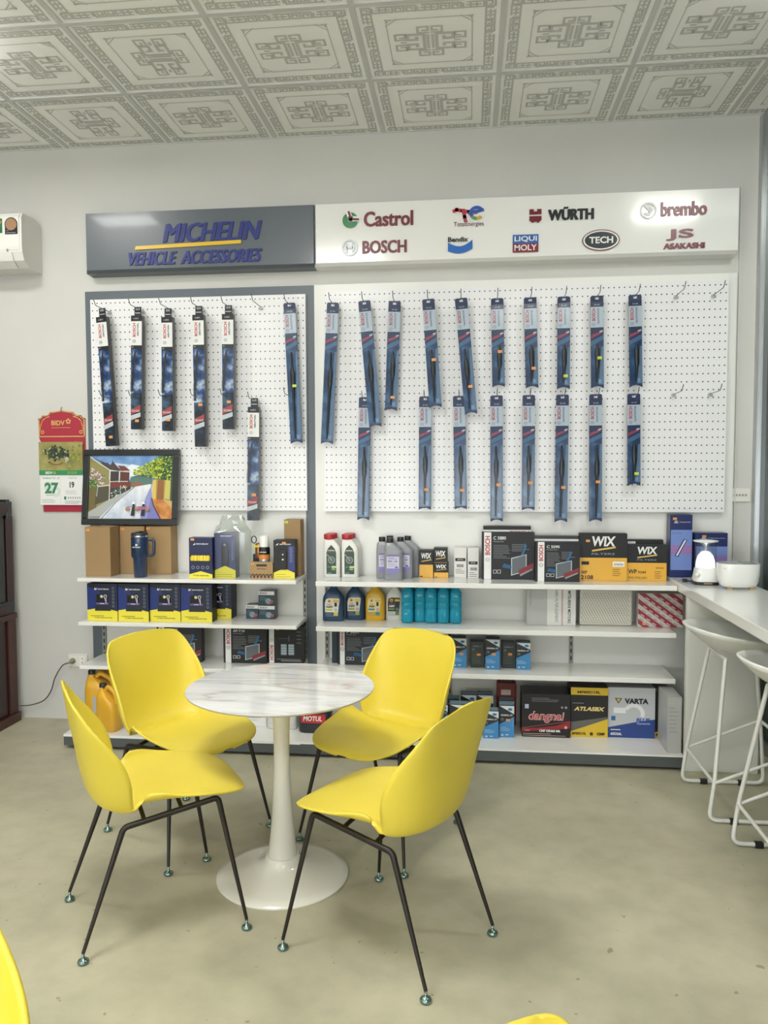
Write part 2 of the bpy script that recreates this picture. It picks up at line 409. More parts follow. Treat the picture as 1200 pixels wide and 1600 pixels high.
# ------------------------------------------------------------------ signs over the boards
maroon = pm('#6e1626', 0.3); navy = pm('#0e2272', 0.45); black = pm('#17191b', 0.35)
def signbox(name, label, x0, x1, m):
    ox = (x0 + x1) / 2; t = thing(name, label, 'sign', (ox, 0, 2.585))
    b = MB(); z0, z1 = 0.0, 0.335
    a, c = x0 - ox, x1 - ox
    ins = 0.012
    la, rc = (a + ins, c) if m is not white else (a, c - ins)
    pts_b = [(a, 0, z0), (c, 0, z0), (c, 0, z1), (a, 0, z1)]; pts_m = [(a, -0.075, z0 + 0.004), (c, -0.075, z0 + 0.004), (c, -0.075, z1), (a, -0.075, z1)]
    pts_f = [(la, -0.098, z0 + 0.018), (rc, -0.098, z0 + 0.018), (rc, -0.098, z1 - 0.004), (la, -0.098, z1 - 0.004)]
    V = pts_b + pts_m + pts_f; F = [(8, 9, 10, 11), (3, 2, 1, 0)]
    for k in (0, 4):
        for i in range(4): j = (i + 1) % 4; F.append((k + i, k + j, k + 4 + j, k + 4 + i))
    b.add(V, F, m); b.build('panel', t)
    def LG(name, fn, lab=None):
        q = MB(); fn(q); q.v = [(x - ox, y, z - 2.585) for x, y, z in q.v]; o = q.build(name, t)
        if lab: o['label'] = lab
        return o
    return LG
YS = -0.1005
g_sign = pm('#565d64', 0.34, coat=0.15)
LG = signbox('sign_panel', 'dark grey sign box with blue lettering over a yellow bar', -2.155, -0.845, g_sign)
def f(q): q.text('MICHELIN', -1.69, 2.742, -1.137, 2.842, YS - 0.004, navy, 0.0, 0.25, depth=0.006, heavy=.006)
LG('lettering', f, 'blue slanted lettering above the bar')
def f(q): q.text('VEHICLE  ACCESSORIES', -1.89, 2.622, -1.135, 2.692, YS - 0.004, navy, 0.0, 0.3, depth=0.006, heavy=.0045)
LG('lettering', f, 'blue slanted lettering below the bar')
LG('yellow_bar', lambda q: q.poly([(-1.858, 2.706), (-1.249, 2.722), (-1.249, 2.742), (-1.852, 2.726)], YS - 0.003, pm('#d9b32c', 0.3)), 'yellow stripe')
LG = signbox('sign_panel', 'white glossy sign box with two rows of coloured logos', -0.845, 1.372, gloss_white)
D = 0.005; y4 = YS - 0.004
def f(q):
    q.disc(-0.643, 2.824, 0.042, y4, pm('#1d7a45', 0.3)); q.stroke([(-0.655, 2.87), (-0.64, 2.832), (-0.6, 2.83)], 0.026, y4 - 0.0006, white)
    q.stroke([(-0.650, 2.866), (-0.637, 2.829), (-0.6, 2.827)], 0.012, y4 - 0.0012, maroon)
LG('logo', f, 'round green logo with a red stroke'); LG('lettering', lambda q: q.text('Castrol', -0.567, 2.787, -0.304, 2.866, y4, maroon, 0.012, depth=D, heavy=.0022), 'dark red lettering beside the round green logo')
steel = pm('#8f9396', 0.3, 0.5)
def f(q):
    q.ring(-0.646, 2.678, 0.036, 0.043, y4, steel); q.ring(-0.646, 2.678, 0.019, 0.029, y4, steel, a0=-55, a1=55); q.ring(-0.646, 2.678, 0.019, 0.029, y4, steel, a0=125, a1=235)
    q.rect(-0.664, 2.673, -0.628, 2.683, y4 - 0.0005, steel); q.rect(-0.666, 2.652, -0.659, 2.704, y4 - 0.0005, steel); q.rect(-0.633, 2.652, -0.626, 2.704, y4 - 0.0005, steel)
LG('logo', f, 'round silver logo'); LG('lettering', lambda q: q.text('BOSCH', -0.575, 2.645, -0.339, 2.712, y4, maroon, 0.012, depth=D, heavy=.0022), 'bold dark red lettering beside the round silver logo')
def f(q):
    q.stroke([(-0.083, 2.852), (-0.07, 2.858), (-0.04, 2.852), (-0.005, 2.845), (0.03, 2.842)], 0.018, y4, pm('#b8323c', 0.3))
    q.stroke([(-0.035, 2.852), (-0.028, 2.82), (-0.024, 2.802)], 0.018, y4 - 0.0004, pm('#a83348', 0.3))
    for a0, a1, c in ((20, 90, '#2a55a8'), (90, 170, '#3a54b0'), (170, 215, '#7a3f86'), (215, 270, '#4d9a5c'), (270, 320, '#c5a53a')):
        q.ring(0.036, 2.838, 0.022, 0.040, y4 - 0.0008, pm(c, 0.3), a0=a0, a1=a1, n=10, k=0.92)
    q.stroke([(0.0, 2.838), (0.066, 2.852)], 0.016, y4 - 0.001, pm('#2a55a8', 0.3))
LG('logo', f, 'curved logo shading from red through blue to yellow'); LG('lettering', lambda q: q.text('TotalEnergies', -0.085, 2.764, 0.073, 2.794, y4, pm('#6a2440', 0.3), 0.004), 'small thin dark red lettering under the curved logo')
def f(q):
    q.text('Bendix', -0.116, 2.69, -0.008, 2.716, y4, black, 0.03)
    a = [(-0.116 + 0.13 * i / 10, 2.688 - 0.026 * math.sin(math.pi * i / 10 * 0.92) + 0.018 * (i / 10) ** 2) for i in range(11)]
    c = [(-0.116 + 0.13 * i / 10, 2.642 - 0.018 * math.sin(math.pi * i / 10) + 0.010 * (i / 10)) for i in range(11)]
    for i in range(10): q.poly([c[i], c[i + 1], a[i + 1], a[i]], y4, pm('#1f63b4', 0.3))
LG('logo', f, 'blue swoosh under black lettering')
def f(q):
    q.rect(0.226, 2.67, 0.36, 2.716, y4, pm('#2a5ea8', 0.3)); q.rect(0.226, 2.624, 0.36, 2.67, y4, pm('#7d2233', 0.3))
    q.text('LIQUI', 0.235, 2.677, 0.352, 2.708, y4 - 0.0008, white, 0.02); q.text('MOLY', 0.235, 2.633, 0.352, 2.664, y4 - 0.0008, white, 0.02)
LG('logo', f, 'square logo, blue over dark red, white lettering')
def f(q):
    q.poly([(0.312, 2.818), (0.375, 2.818), (0.375, 2.846), (0.352, 2.846), (0.352, 2.834), (0.335, 2.834), (0.335, 2.846), (0.312, 2.846)], y4, maroon)
    q.poly([(0.312, 2.810), (0.312, 2.788), (0.330, 2.773), (0.337, 2.780), (0.350, 2.780), (0.357, 2.773), (0.375, 2.788), (0.375, 2.810)][::-1], y4, maroon)
LG('logo', f, 'dark red shield logo'); LG('lettering', lambda q: q.text('WÜRTH', 0.411, 2.784, 0.642, 2.852, y4, pm('#2b2f33', 0.2), 0.02, depth=D, heavy=.003), 'black bold lettering')
def f(q):
    q.disc(0.682, 2.674, 0.096, y4, maroon, 0.055, 40); q.disc(0.682, 2.674, 0.091, y4 - 0.0006, white, 0.050, 40); q.disc(0.682, 2.674, 0.083, y4 - 0.0012, pm('#1d2a30', 0.3), 0.043, 40)
    q.text('TECH', 0.622, 2.657, 0.744, 2.692, y4 - 0.002, white, 0.03)
LG('logo', f, 'oval black logo with red rim')
sil = pm('#bdbdba', 0.4, 0.3)
def f(q):
    q.ring(0.921, 2.818, 0.033, 0.043, y4, sil); q.ring(0.921, 2.818, 0.012, 0.026, y4, sil, a0=-150, a1=130); q.stroke([(0.905, 2.845), (0.93, 2.812)], 0.012, y4 - 0.0005, sil)
LG('logo', f, 'round silver disc logo'); LG('lettering', lambda q: q.text('brembo', 0.985, 2.785, 1.213, 2.856, y4, maroon, 0.012, depth=D, heavy=.0022), 'dark red lettering beside the silver disc')
LG('lettering', lambda q: q.text('JS', 1.015, 2.66, 1.149, 2.717, y4, maroon, 0.012, depth=D, heavy=.0022), 'large dark red initials')
LG('lettering', lambda q: q.text('ASAKASHI', 1.001, 2.617, 1.205, 2.646, y4, maroon, 0.012, depth=D, heavy=.0022), 'small dark red lettering under the initials')
# ------------------------------------------------------------------ table
def marble():
    m = bpy.data.materials.new('veined_marble'); m.use_nodes = True
    nt, b, N, L = nodes(m)
    tc = N('ShaderNodeTexCoord'); mp = N('ShaderNodeMapping'); mp.inputs['Rotation'].default_value = (0, 0, R(12)); mp.inputs['Scale'].default_value = (0.8, 5.5, 1)
    n = N('ShaderNodeTexNoise'); n.inputs['Scale'].default_value = 1.6; n.inputs['Detail'].default_value = 5; n.inputs['Distortion'].default_value = 0.7
    r = N('ShaderNodeValToRGB'); e = r.color_ramp.elements
    e[0].position = 0.0; e[0].color = lin('#dcdcdb'); e[1].position = 1.0; e[1].color = lin('#d6d7d7')
    for p, c in ((0.40, '#dbdbda'), (0.475, '#cbcbca'), (0.495, '#b9b4ab'), (0.515, '#cecdcb'), (0.60, '#dededd'), (0.66, '#c8c9ca'), (0.70, '#dadada')):
        x = e.new(p); x.color = lin(c)
    L(tc.outputs['Object'], mp.inputs[0]); L(mp.outputs[0], n.inputs['Vector']); L(n.outputs['Fac'], r.inputs['Fac']); L(r.outputs[0], b.inputs['Base Color'])
    b.inputs['Roughness'].default_value = 0.09; b.inputs['Coat Weight'].default_value = 0.3
    return m
lacquer = pm('#dcdad0', 0.2, coat=0.4)
t = thing('pedestal_table', 'round white marble-topped pedestal table between the four yellow chairs', 'table', (-0.674, -1.637, 0))
mm = marble()
MB().lathe([(0.0, 0.684), (0.29, 0.684), (0.331, 0.690), (0.336, 0.693)], pm('#a5a395', 0.4), 72).lathe([(0.336, 0.693), (0.3376, 0.696), (0.3372, 0.6985)], pm('#b9b6aa', 0.25), 72).lathe([(0.3372, 0.6985), (0.335, 0.6995), (0.0, 0.6995)], mm, 72, smooth=False).build('tabletop', t)
MB().lathe([(0.058, 0.055), (0.054, 0.075), (0.047, 0.13), (0.040, 0.20), (0.034, 0.30), (0.0295, 0.40), (0.0285, 0.48), (0.030, 0.56), (0.0335, 0.63), (0.038, 0.684)], lacquer, 40).build('stem', t)
MB().lathe([(0.238, 0.0), (0.2404, 0.004), (0.238, 0.009), (0.20, 0.016), (0.15, 0.025), (0.11, 0.035), (0.08, 0.048), (0.066, 0.062), (0.0585, 0.078)], lacquer, 64).build('base', t)

# ------------------------------------------------------------------ yellow shell chairs
yel = noisy('#dfcb44', '#e7d24f', 2.2, 0.42, 3)
legm = pm('#1d1611', 0.42); glide = pm('#7f9794', 0.18, 0.9)
SH = [(.286, .408, .012, .286, .408), (.279, .417, .128, .274, .416), (.246, .428, .184, .236, .430), (.173, .436, .210, .161, .445), (.083, .435, .222, .066, .463), (-.006, .428, .219, -.006, .482),
      (-.080, .418, .203, -.050, .478), (-.138, .410, .182, -.084, .430), (-.182, .425, .196, -.092, .470), (-.208, .468, .208, -.098, .525), (-.225, .533, .213, -.120, .588), (-.239, .618, .212, -.160, .648),
      (-.252, .689, .204, -.204, .703), (-.260, .747, .184, -.240, .754), (-.265, .780, .145, -.259, .783), (-.267, .796, .040, -.266, .796)]
def shell_mesh():
    NS, NU, th = 90, 28, 0.0075
    P = []
    for i in range(NS + 1):
        cy, cz, hw, ey, ez = catmull(SH, i / NS); row = []
        for j in range(NU + 1):
            u = -1 + 2 * j / NU; w = abs(u) ** 2.3
            row.append(Vector((max(hw, 0.008) * math.sin(u * math.pi / 2 * 0.92) / math.sin(math.pi / 2 * 0.92), cy + (ey - cy) * w, cz + (ez - cz) * w)))
        P.append(row)
    vs = []; fs = []
    def nr(i, j):
        a = P[min(i + 1, NS)][j] - P[max(i - 1, 0)][j]; c = P[i][min(j + 1, NU)] - P[i][max(j - 1, 0)]
        n = a.cross(c); return n.normalized() if n.length > 1e-9 else Vector((0, 0, 1))
    for i in range(NS + 1):
        for j in range(NU + 1): vs.append(P[i][j])
    k = len(vs)
    for i in range(NS + 1):
        for j in range(NU + 1): vs.append(P[i][j] + nr(i, j) * th)
    q = lambda i, j: i * (NU + 1) + j
    for i in range(NS):
        for j in range(NU):
            f = (q(i, j), q(i, j + 1), q(i + 1, j + 1), q(i + 1, j)); fs.append(f); fs.append(tuple(x + k for x in f[::-1]))
    edge = [q(0, j) for j in range(NU + 1)] + [q(i, NU) for i in range(1, NS + 1)] + [q(NS, j) for j in range(NU - 1, -1, -1)] + [q(i, 0) for i in range(NS - 1, 0, -1)]
    for a, c in zip(edge, edge[1:] + edge[:1]): fs.append((a, a + k, c + k, c))
    return vs, fs
root = thing('shell_chair', 'x', 'chair')
vs, fs = shell_mesh()
s = MB().add(vs, fs, yel, True).build('seat_shell', root)
bmx = bmesh.new(); bmx.from_mesh(s.data); bmesh.ops.recalc_face_normals(bmx, faces=bmx.faces); bmx.to_mesh(s.data); bmx.free()
s.data.polygons.foreach_set('use_smooth', [True] * len(s.data.polygons))
for sx in (-1, 1):
    A = Vector((.185 * sx, .175, .424)); B = Vector((.175 * sx, -.118, .382))
    F = Vector((.25 * sx, .245, .032)); G = Vector((.195 * sx, -.245, .032))
    a, c = A + (B - A) * .12, A + (B - A) * .88
    MB().tube([a, (a + c) / 2, c], .0095, legm, 12).build('side_rail', root)
    for top, bend, foot in ((a, A, F), (c, B, G)):
        pts = rounded([top, bend, foot], .06, 8); n = len(pts)
        tot = (foot - bend).length
        l = MB().tube(pts, [.0095 if (p - foot).length > tot * .8 else .0055 + .0040 * (p - foot).length / (tot * .8) for p in pts], legm, 12)
        lo = l.build('leg', root)
        g = MB().lathe([(.012, 0.0), (.0165, .002), (.0175, .006), (.0155, .011), (.009, .015), (.0045, .017), (.0042, .036)], glide, 18, (foot.x, foot.y, 0.0005))
        go = g.build('foot_glide', lo); go['label'] = 'metal foot glide'
for y, z in ((.06, .412), (-.055, .394)):
    MB().tube([(-.18, y, z - .004), (-.10, y, z + .012), (.10, y, z + .012), (.18, y, z - .004)], .007, legm, 10).build('cross_brace', root)
CH = [('yellow shell chair at the back left of the marble table, seen from the front', -1.160, -1.341, .84, -.543),
      ('yellow shell chair at the back right of the marble table, before the blue boxes', -.332, -1.275, -.48, -.876),
      ('yellow shell chair at the front left of the marble table, showing its curved back side-on', -1.052, -1.911, .834, .552),
      ('yellow shell chair at the front right of the table, back turned to the viewer', -.231, -1.982, -.867, .498),
      ('yellow shell chair cut off by the lower left corner, one back edge showing', -.751, -3.412, .859, -.513),
      ('yellow shell chair at the bottom edge, only the tip of its rounded back showing', .157, -3.682, .649, -.761)]
for i, (lab, cx, cy, hx, hy) in enumerate(CH):
    o = root if i == 0 else dup(root)
    o.location = (cx, cy, 0); o.rotation_euler = (0, 0, math.atan2(hy, hx) - math.pi / 2)
    tag(o, lab, 'chair', 'yellow shell chairs')

# ------------------------------------------------------------------ bar stools (front of the stool is +x, towards the counter)
wm = pm('#dfe0da', 0.35); bk = pm('#1b1b1c', 0.5)
root = thing('bar_stool', 'x', 'stool')
vs = []; fs = []; NR, NA = 12, 44
for lay in (0, 1):
    for i in range(NR + 1):
        r = i / NR
        for j in range(NA):
            a = 2 * math.pi * j / NA; c, d = math.cos(a), math.sin(a)
            rim = .772 - .022 * c + .004 * math.cos(2 * a)
            x = .245 * r * c; y = .228 * r * d
            z = .672 + (rim - .672) * (r ** 2.3)
            if lay: x *= .965; y *= .965; z += .011 * (1 - .6 * r ** 3)
            vs.append((x, y, z))
K = (NR + 1) * NA
for i in range(NR):
    for j in range(NA):
        q = (j + 1) % NA
        f = (i * NA + j, i * NA + q, (i + 1) * NA + q, (i + 1) * NA + j); fs.append(f[::-1]); fs.append(tuple(x + K for x in f))
for j in range(NA):
    q = (j + 1) % NA; fs.append((NR * NA + j, NR * NA + q, NR * NA + q + K, NR * NA + j + K)[::-1])
MB().add(vs, fs, wm, True).build('seat', root)
for sy in (-1, 1):
    y = .212 * sy; ti = .115 * sy
    pts = rounded([(-.10, ti, .672), (-.165, y, .17), (-.185, y, .012), (.185, y, .012), (.165, y, .31), (.10, ti, .672)], .04, 6)
    l = MB().tube(pts, .0085, wm, 10).build('sled_leg', root)
    for x in (-.085, .085):
        p = MB().box(x - .016, x + .016, y - .011, y + .011, 0.0, .022, bk, .002).build('foot_pad', l); p['label'] = 'black rubber pad'
    MB().tube([(-.165, y, .17), (.165, y, .31)], .007, wm, 10).build('side_brace', root)
MB().tube([(-.165, -.212, .17), (-.165, .212, .17)], .0075, wm, 10).build('footrest', root)
MB().tube([(.165, -.212, .31), (.165, .212, .31)], .0075, wm, 10).build('footrest', root)
for x in (-.10, .10): MB().tube([(x, -.115, .672), (x, .115, .672)], .007, wm, 10).build('seat_support', root)
for i, (x, y, lab) in enumerate([(1.185, -.835, 'white bar stool farther back at the counter, next to the shelving'), (1.215, -1.46, 'white bar stool nearer the camera, cut by the right edge')]):
    o = root if i == 0 else dup(root); o.location = (x, y, 0); tag(o, lab, 'stool', 'white bar stools along the counter')

# ------------------------------------------------------------------ hooks on the pegboards
chrome = pm('#6f7172', 0.3, 0.7); plate = pm('#b9bbba', .4, .3)
UPL = [-2.035, -1.838, -1.668, -1.49, -1.322]
hook = MB().tube(rounded([(0, -.003, 0), (0, -.172, 0.002), (0, -.198, .032)], .012, 4), .0022, chrome, 8).build('peg_hook')
hp = MB().box(-.010, .010, -.003, 0, -.012, .006, plate, .001).tube([(-.011, -.003, -.002), (-.011, -.014, -.012), (.011, -.014, -.012), (.011, -.003, -.002)], .002, plate, 6).build('hook_plate', hook)
HK = []
ws = lambda i: ORD[i]
for i, x in enumerate(UPL): HK.append((x, 2.378, 'steel hook carrying the %s black carton of the upper left row' % ws(i)))
HK.append((-1.155, 2.383, 'empty steel hook in the upper row of the left pegboard'))
HK.append((-.978, 2.38, 'steel hook carrying the only blue pack on the left pegboard'))
for i, x in enumerate(UPL): HK.append((x + (-.012 if i else .02), 1.885, 'bare steel hook behind the lower half of the %s black carton' % ws(i)))
HK.append((-1.182, 1.865, 'steel hook carrying the low-hanging black carton'))
HK.append((-.985, 1.885, 'bare steel hook behind the lone blue pack'))
UPR = [-.738, -.563, -.40, -.219, -.045, .145, .317, .492, .662, .856]
LOR = [-.565, -.236, -.054, .144, .315, .491, .662, .858]
for i, x in enumerate(UPR): HK.append((x, 2.378, 'steel hook carrying the %s blue pack of the upper right row' % ws(i)))
HK.append((1.078, 2.385, 'empty steel hook at top right, second from the board edge')); HK.append((1.268, 2.385, 'empty steel hook nearest the top right corner of the board'))
for i, x in enumerate(LOR): HK.append((x, 1.862, 'steel hook carrying the %s blue pack of the lower right row' % ws(i)))
HK.append((1.075, 1.872, 'empty steel hook of the lower row, left one of the two')); HK.append((1.262, 1.872, 'empty steel hook of the lower row, right one of the two'))
for i, (x, z, lab) in enumerate(HK):
    o = hook if i == 0 else dup(hook); o.location = (x, -.0503, z); tag(o, lab, 'hook', 'pegboard hooks')

# ------------------------------------------------------------------ wiper cartons and blister packs
org = pm('#f0a055', 0.5); lime = pm('#cfe04a', 0.5); orange2 = pm('#ef8a3c', 0.5)
silver = pm('#c3c8ce', 0.3); dnavy = pm('#10214a', 0.4); mblue = pm('#2c5f9a', 0.3, coat=0.3); bred = pm('#b3202e', 0.4)
def sky_print(name, a, b2, c):
    m = bpy.data.materials.new(name); m.use_nodes = True
    nt, b, N, L = nodes(m); tc = N('ShaderNodeTexCoord'); n = N('ShaderNodeTexNoise'); r = N('ShaderNodeValToRGB')
    n.inputs['Scale'].default_value = 16; n.inputs['Detail'].default_value = 4
    e = r.color_ramp.elements; e[0].position = .35; e[0].color = lin(a); e[1].position = .72; e[1].color = lin(c); x = e.new(.52); x.color = lin(b2)
    L(tc.outputs['Object'], n.inputs['Vector']); L(n.outputs['Fac'], r.inputs[0]); L(r.outputs[0], b.inputs['Base Color']); b.inputs['Roughness'].default_value = .25
    return m
sky = sky_print('cloudy_print', '#141f38', '#2c4b7c', '#b9c8d8'); storm = sky_print('dark_print', '#10171f', '#1d2a3a', '#3c5870'); splash = sky_print('splash_print', '#152c50', '#21476f', '#426b90')
def sticker(par, x, z, y, m, w=.022, h=.014):
    o = MB().rect(x, z, x + w, z + h, y, m).rect(x + .003, z + .005, x + w - .005, z + .007, y - .0004, pm('#9a5a20' if m is org else '#6a7a20', .6)).build('price_sticker', par)
    o['label'] = 'small orange price sticker' if m is org else 'small yellow-green price sticker'
def carton(label, x, z, Lg, tilt, stk, turn=0.0):
    w, d = .064, .036; h = w / 2
    b = MB(); y = -d / 2 - .0006
    b.box(-h, h, -d / 2, d / 2, -Lg, -.05, pm('#12161b', .3, coat=.2), .0015)
    b.rect(-h, -.082, h, -.051, y, black); b.text('A 600 S', -.018, -.071, .012, -.063, y - .0005, silver, .01)
    b.rect(-h, -.215, h, -.082, y, pm('#dedfdc', .35)); b.text('BOSCH', -h + .011, -.168, -h + .028, -.093, y - .0006, bred, .03, rot=90)
    b.text('AEROTWIN', -h + .036, -.165, -h + .046, -.095, y - .0006, black, .03, rot=90)
    b.ring(-h + .0195, -.192, .007, .0095, y - .0006, steel, n=16); b.rect(-h + .0145, -.194, -h + .0245, -.190, y - .0007, steel)
    b.rect(-h, -.235, h, -.215, y, black); b.text('8.1', -h + .006, -.228, -h + .016, -.221, y - .0005, silver)
    im0, im1 = -.235, -.235 - (Lg - .235) * .55
    b.rect(-h, im1, h, im0, y, sky); b.rect(-h, -Lg + .002, h, im1, y, storm)
    # the blade pictured on the carton: a dark curved arm
    A = [(-h + .006 + .024 * (1 - math.cos(1.35 * i / 10)), im1 + .01 + (im0 - im1 - .025) * i / 10) for i in range(11)]
    for (a, c), (e, f2) in zip(A[:-1], A[1:]): b.poly([(a - .006, c), (a + .008, c), (e + .006, f2), (e - .004, f2)], y - .0006, pm('#23262b', .3))
    for (a, c), (e, f2) in zip(A[:4], A[1:5]): b.poly([(a - .012, c), (a - .007, c), (e - .006, f2), (e - .010, f2)], y - .0007, pm('#8f9aa6', .3))
    b.poly([(-h, im1 - .118), (h - .006, im1 - .098), (h - .006, im1 - .064), (-h, im1 - .090)], y - .0005, pm('#9a3a3a', .4))
    b.poly([(-h, im1 - .150), (h - .006, im1 - .130), (h - .006, im1 - .106), (-h, im1 - .124)], y - .0005, pm('#b9c0c6', .4))
    b.text('Aerotwin', -h + .006, im1 - .104, h - .012, im1 - .088, y - .001, silver, .01)
    o = b.build('wiper_carton'); o.location = (x, -.112, z + .012); o.rotation_euler = (0, tilt, turn)
    tg = MB(); tg.box(-.020, .020, -.002, .002, -.052, 0, black).rect(-.012, -.018, .012, -.006, -.0026, pm('#8a8d90', .3)).rect(-.016, -.036, .016, -.032, -.0026, silver); tg.build('hang_tab', o)
    sticker(o, -.006, -stk * Lg, y - .0012, org)
    return tag(o, label, 'wiper box', 'black wiper cartons on the left pegboard')
film = clear_film('clear_blister', '#f6f9fb', .014, .12)
def blister(label, x, z, Lg, tilt, stk, sc, seed, turn=0.0, fwd=0.0):
    w = .066; h = w / 2; y = -.0006
    rnd = random.Random(seed)
    b = MB()
    n = 8; bot = [(-h + w * i / n, -Lg + .012 * math.sin(math.pi * i / n)) for i in range(n + 1)]
    b.prism([(-h, -.006), *bot, (h, -.006), (h - .006, 0), (-h + .006, 0)], 0, .006, dnavy)
    b.rect(-h, -.165, h, -.058, y, silver); b.text('BOSCH', -h + .007, -.130, -h + .025, -.066, y - .0006, bred, .03, rot=90)
    b.text('ClearADVANTAGE', -h + .034, -.148, -h + .044, -.066, y - .0006, pm('#3a4a6a', .4), .02, rot=90)
    b.ring(-h + .016, -.150, .007, .0095, y - .0006, steel, n=16); b.rect(-h + .011, -.152, -h + .021, -.148, y - .0007, steel)
    b.text('AD 600', -.014, -.050, .014, -.043, y - .0005, silver); b.rect(-.009, -.020, .009, -.009, y - .0004, pm('#c9ced4', .3))
    b.rect(-h, -Lg + .016, h, -.165, y, splash)
    b.poly([(-h, -.268), (h, -.232), (h, -.166), (-h, -.166)], y - .0005, dnavy)
    b.poly([(-h, -.222), (h - .010, -.196), (h - .004, -.183), (-h + .006, -.204)], y - .001, pm('#a5344a', .4)); b.poly([(h - .022, -.193), (h - .004, -.188), (h - .004, -.180), (h - .02, -.184)], y - .0012, silver)
    b.poly([(-h, -.262), (h, -.228), (h, -.204), (-h, -.238)], y - .001, pm('#3f658c', .4))
    b.poly([(h - .026, -Lg + .02), (h, -Lg + .02), (h, -.262), (h - .012, -.268)], y - .0008, pm('#5f7894', .4))
    b.rect(h - .030, -Lg + .024, h - .008, -Lg + .05, y - .0011, pm('#5d7ba0', .4)); b.rect(h - .026, -Lg + .028, h - .012, -Lg + .046, y - .0014, pm('#7fa0c0', .4))
    o = b.build('wiper_blister_pack'); o.location = (x, -.102 - fwd, z + .012); o.rotation_euler = (0, tilt, turn)
    # the blade lying in the pack
    c0 = -.275 if Lg < .55 else -.29; c1 = -Lg + .03; mid = c0 * .72 + c1 * .28; x0 = rnd.uniform(-.002, .008)
    bl = MB().tube([(x0 - .002, -.008, c0 + .02), (x0, -.010, mid), (x0 - .004, -.008, c1)], [.004, .0075, .004], pm('#141719', .35), 8)
    bl.loft([(mid - .06, .004, .004, x0, -.010), (mid - .03, .012, .007, x0, -.010), (mid + .03, .013, .007, x0, -.010), (mid + .07, .004, .004, x0, -.010)], pm('#14171a', .3), 12, 3)
    bl.build('wiper_blade', o)
    f = MB(); f.box(-h, h, -.019, -.0022, -Lg + .014, -.030, film, .005); f.build('clear_cover', o)
    if stk: sticker(o, -.002, -stk * Lg, -.0205, org if sc == 'o' else lime)
    return tag(o, label, 'wiper pack', 'blue wiper packs on the pegboards')
CA = [(-2.052, 2.388, -2.003, .773, .945), (-1.842, 2.39, -1.858, .682, .94), (-1.668, 2.378, -1.676, .68, .92), (-1.491, 2.386, -1.488, .777, .71), (-1.322, 2.386, -1.328, .681, .79)]
for i, (x, z, xb, l, s) in enumerate(CA):
    carton(['black wiper carton leaning at the left end of the upper row', 'second black wiper carton in the upper row, sticker near its bottom', 'black wiper carton in the middle of the five hanging in a row',
            'longest hanging black wiper carton, fourth in the upper row, sticker at its middle', 'fifth black wiper carton, last before the empty hook'][i], x, z - .012, l, math.atan2(x - xb, l), s, R(-8 if i == 0 else -4 + i))
carton('black wiper carton hanging low by itself, below the empty hook', -1.182, 1.864, .678, .018, .80)
blister('blue wiper pack alone on the left pegboard, beside five black cartons', -.983, 2.381, .77, math.atan2(-.034, .77), .60, 'g', 1)
UP = [(-.74, -.78, .769, 0, 'o', 'longest blue wiper pack, leaning left, first on the right pegboard'), (-.565, -.506, .682, 0, 'o', 'tilted blue wiper pack without sticker, overlapping a lower pack, second in the upper row'),
      (-.402, -.425, .591, .89, 'o', 'blue wiper pack with an orange sticker near its bottom, third in the upper right row'), (-.22, -.18, .579, .575, 'o', 'tilted blue wiper pack in front of a lower one, fourth in the upper right row'),
      (-.046, .01, .618, .775, 'o', 'blue wiper pack swung to the right, fifth in the upper right row'), (.146, .156, .47, .62, 'o', 'short blue wiper pack with orange sticker at its middle, sixth in the upper right row'),
      (.319, .333, .478, .80, 'o', 'short blue wiper pack with orange sticker low down, seventh in the upper right row'), (.495, .497, .486, .875, 'g', 'short blue wiper pack with lime sticker near the bottom, eighth in the upper right row'),
      (.665, .674, .484, .69, 'g', 'short blue wiper pack with lime sticker at its middle, ninth in the upper right row'), (.86, .872, .481, 0, 'o', 'short blue wiper pack without sticker, last of the upper right row')]
for i, (x, xb, l, s, c, lab) in enumerate(UP): blister(lab, x, 2.376, l, math.atan2(x - xb, l), s, c, 10 + i, fwd=.028 if i in (1, 3, 4) else 0)
LO = [(-.567, -.579, .674, 0, 'o', 'blue wiper pack without sticker, first of the lower row'), (-.237, -.24, .616, .83, 'o', 'blue wiper pack half covered by a tilted upper one, second of the lower row'), (-.055, -.044, .613, .84, 'o', 'blue wiper pack with low sticker, third of the lower row'),
      (.145, .149, .679, .715, 'o', 'long blue wiper pack reaching below the board, fourth of the lower row'), (.316, .317, .617, .77, 'o', 'blue wiper pack ending at the board edge, fifth of the lower row'),
      (.493, .49, .68, .735, 'o', 'long blue wiper pack, sixth of the lower row'), (.665, .672, .677, .695, 'o', 'long blue wiper pack, seventh of the lower row'), (.861, .869, .486, .88, 'g', 'short blue wiper pack with lime sticker, last of the lower row')]
for i, (x, xb, l, s, c, lab) in enumerate(LO): blister(lab, x, 1.862, l, math.atan2(x - xb, l), s, c, 40 + i)
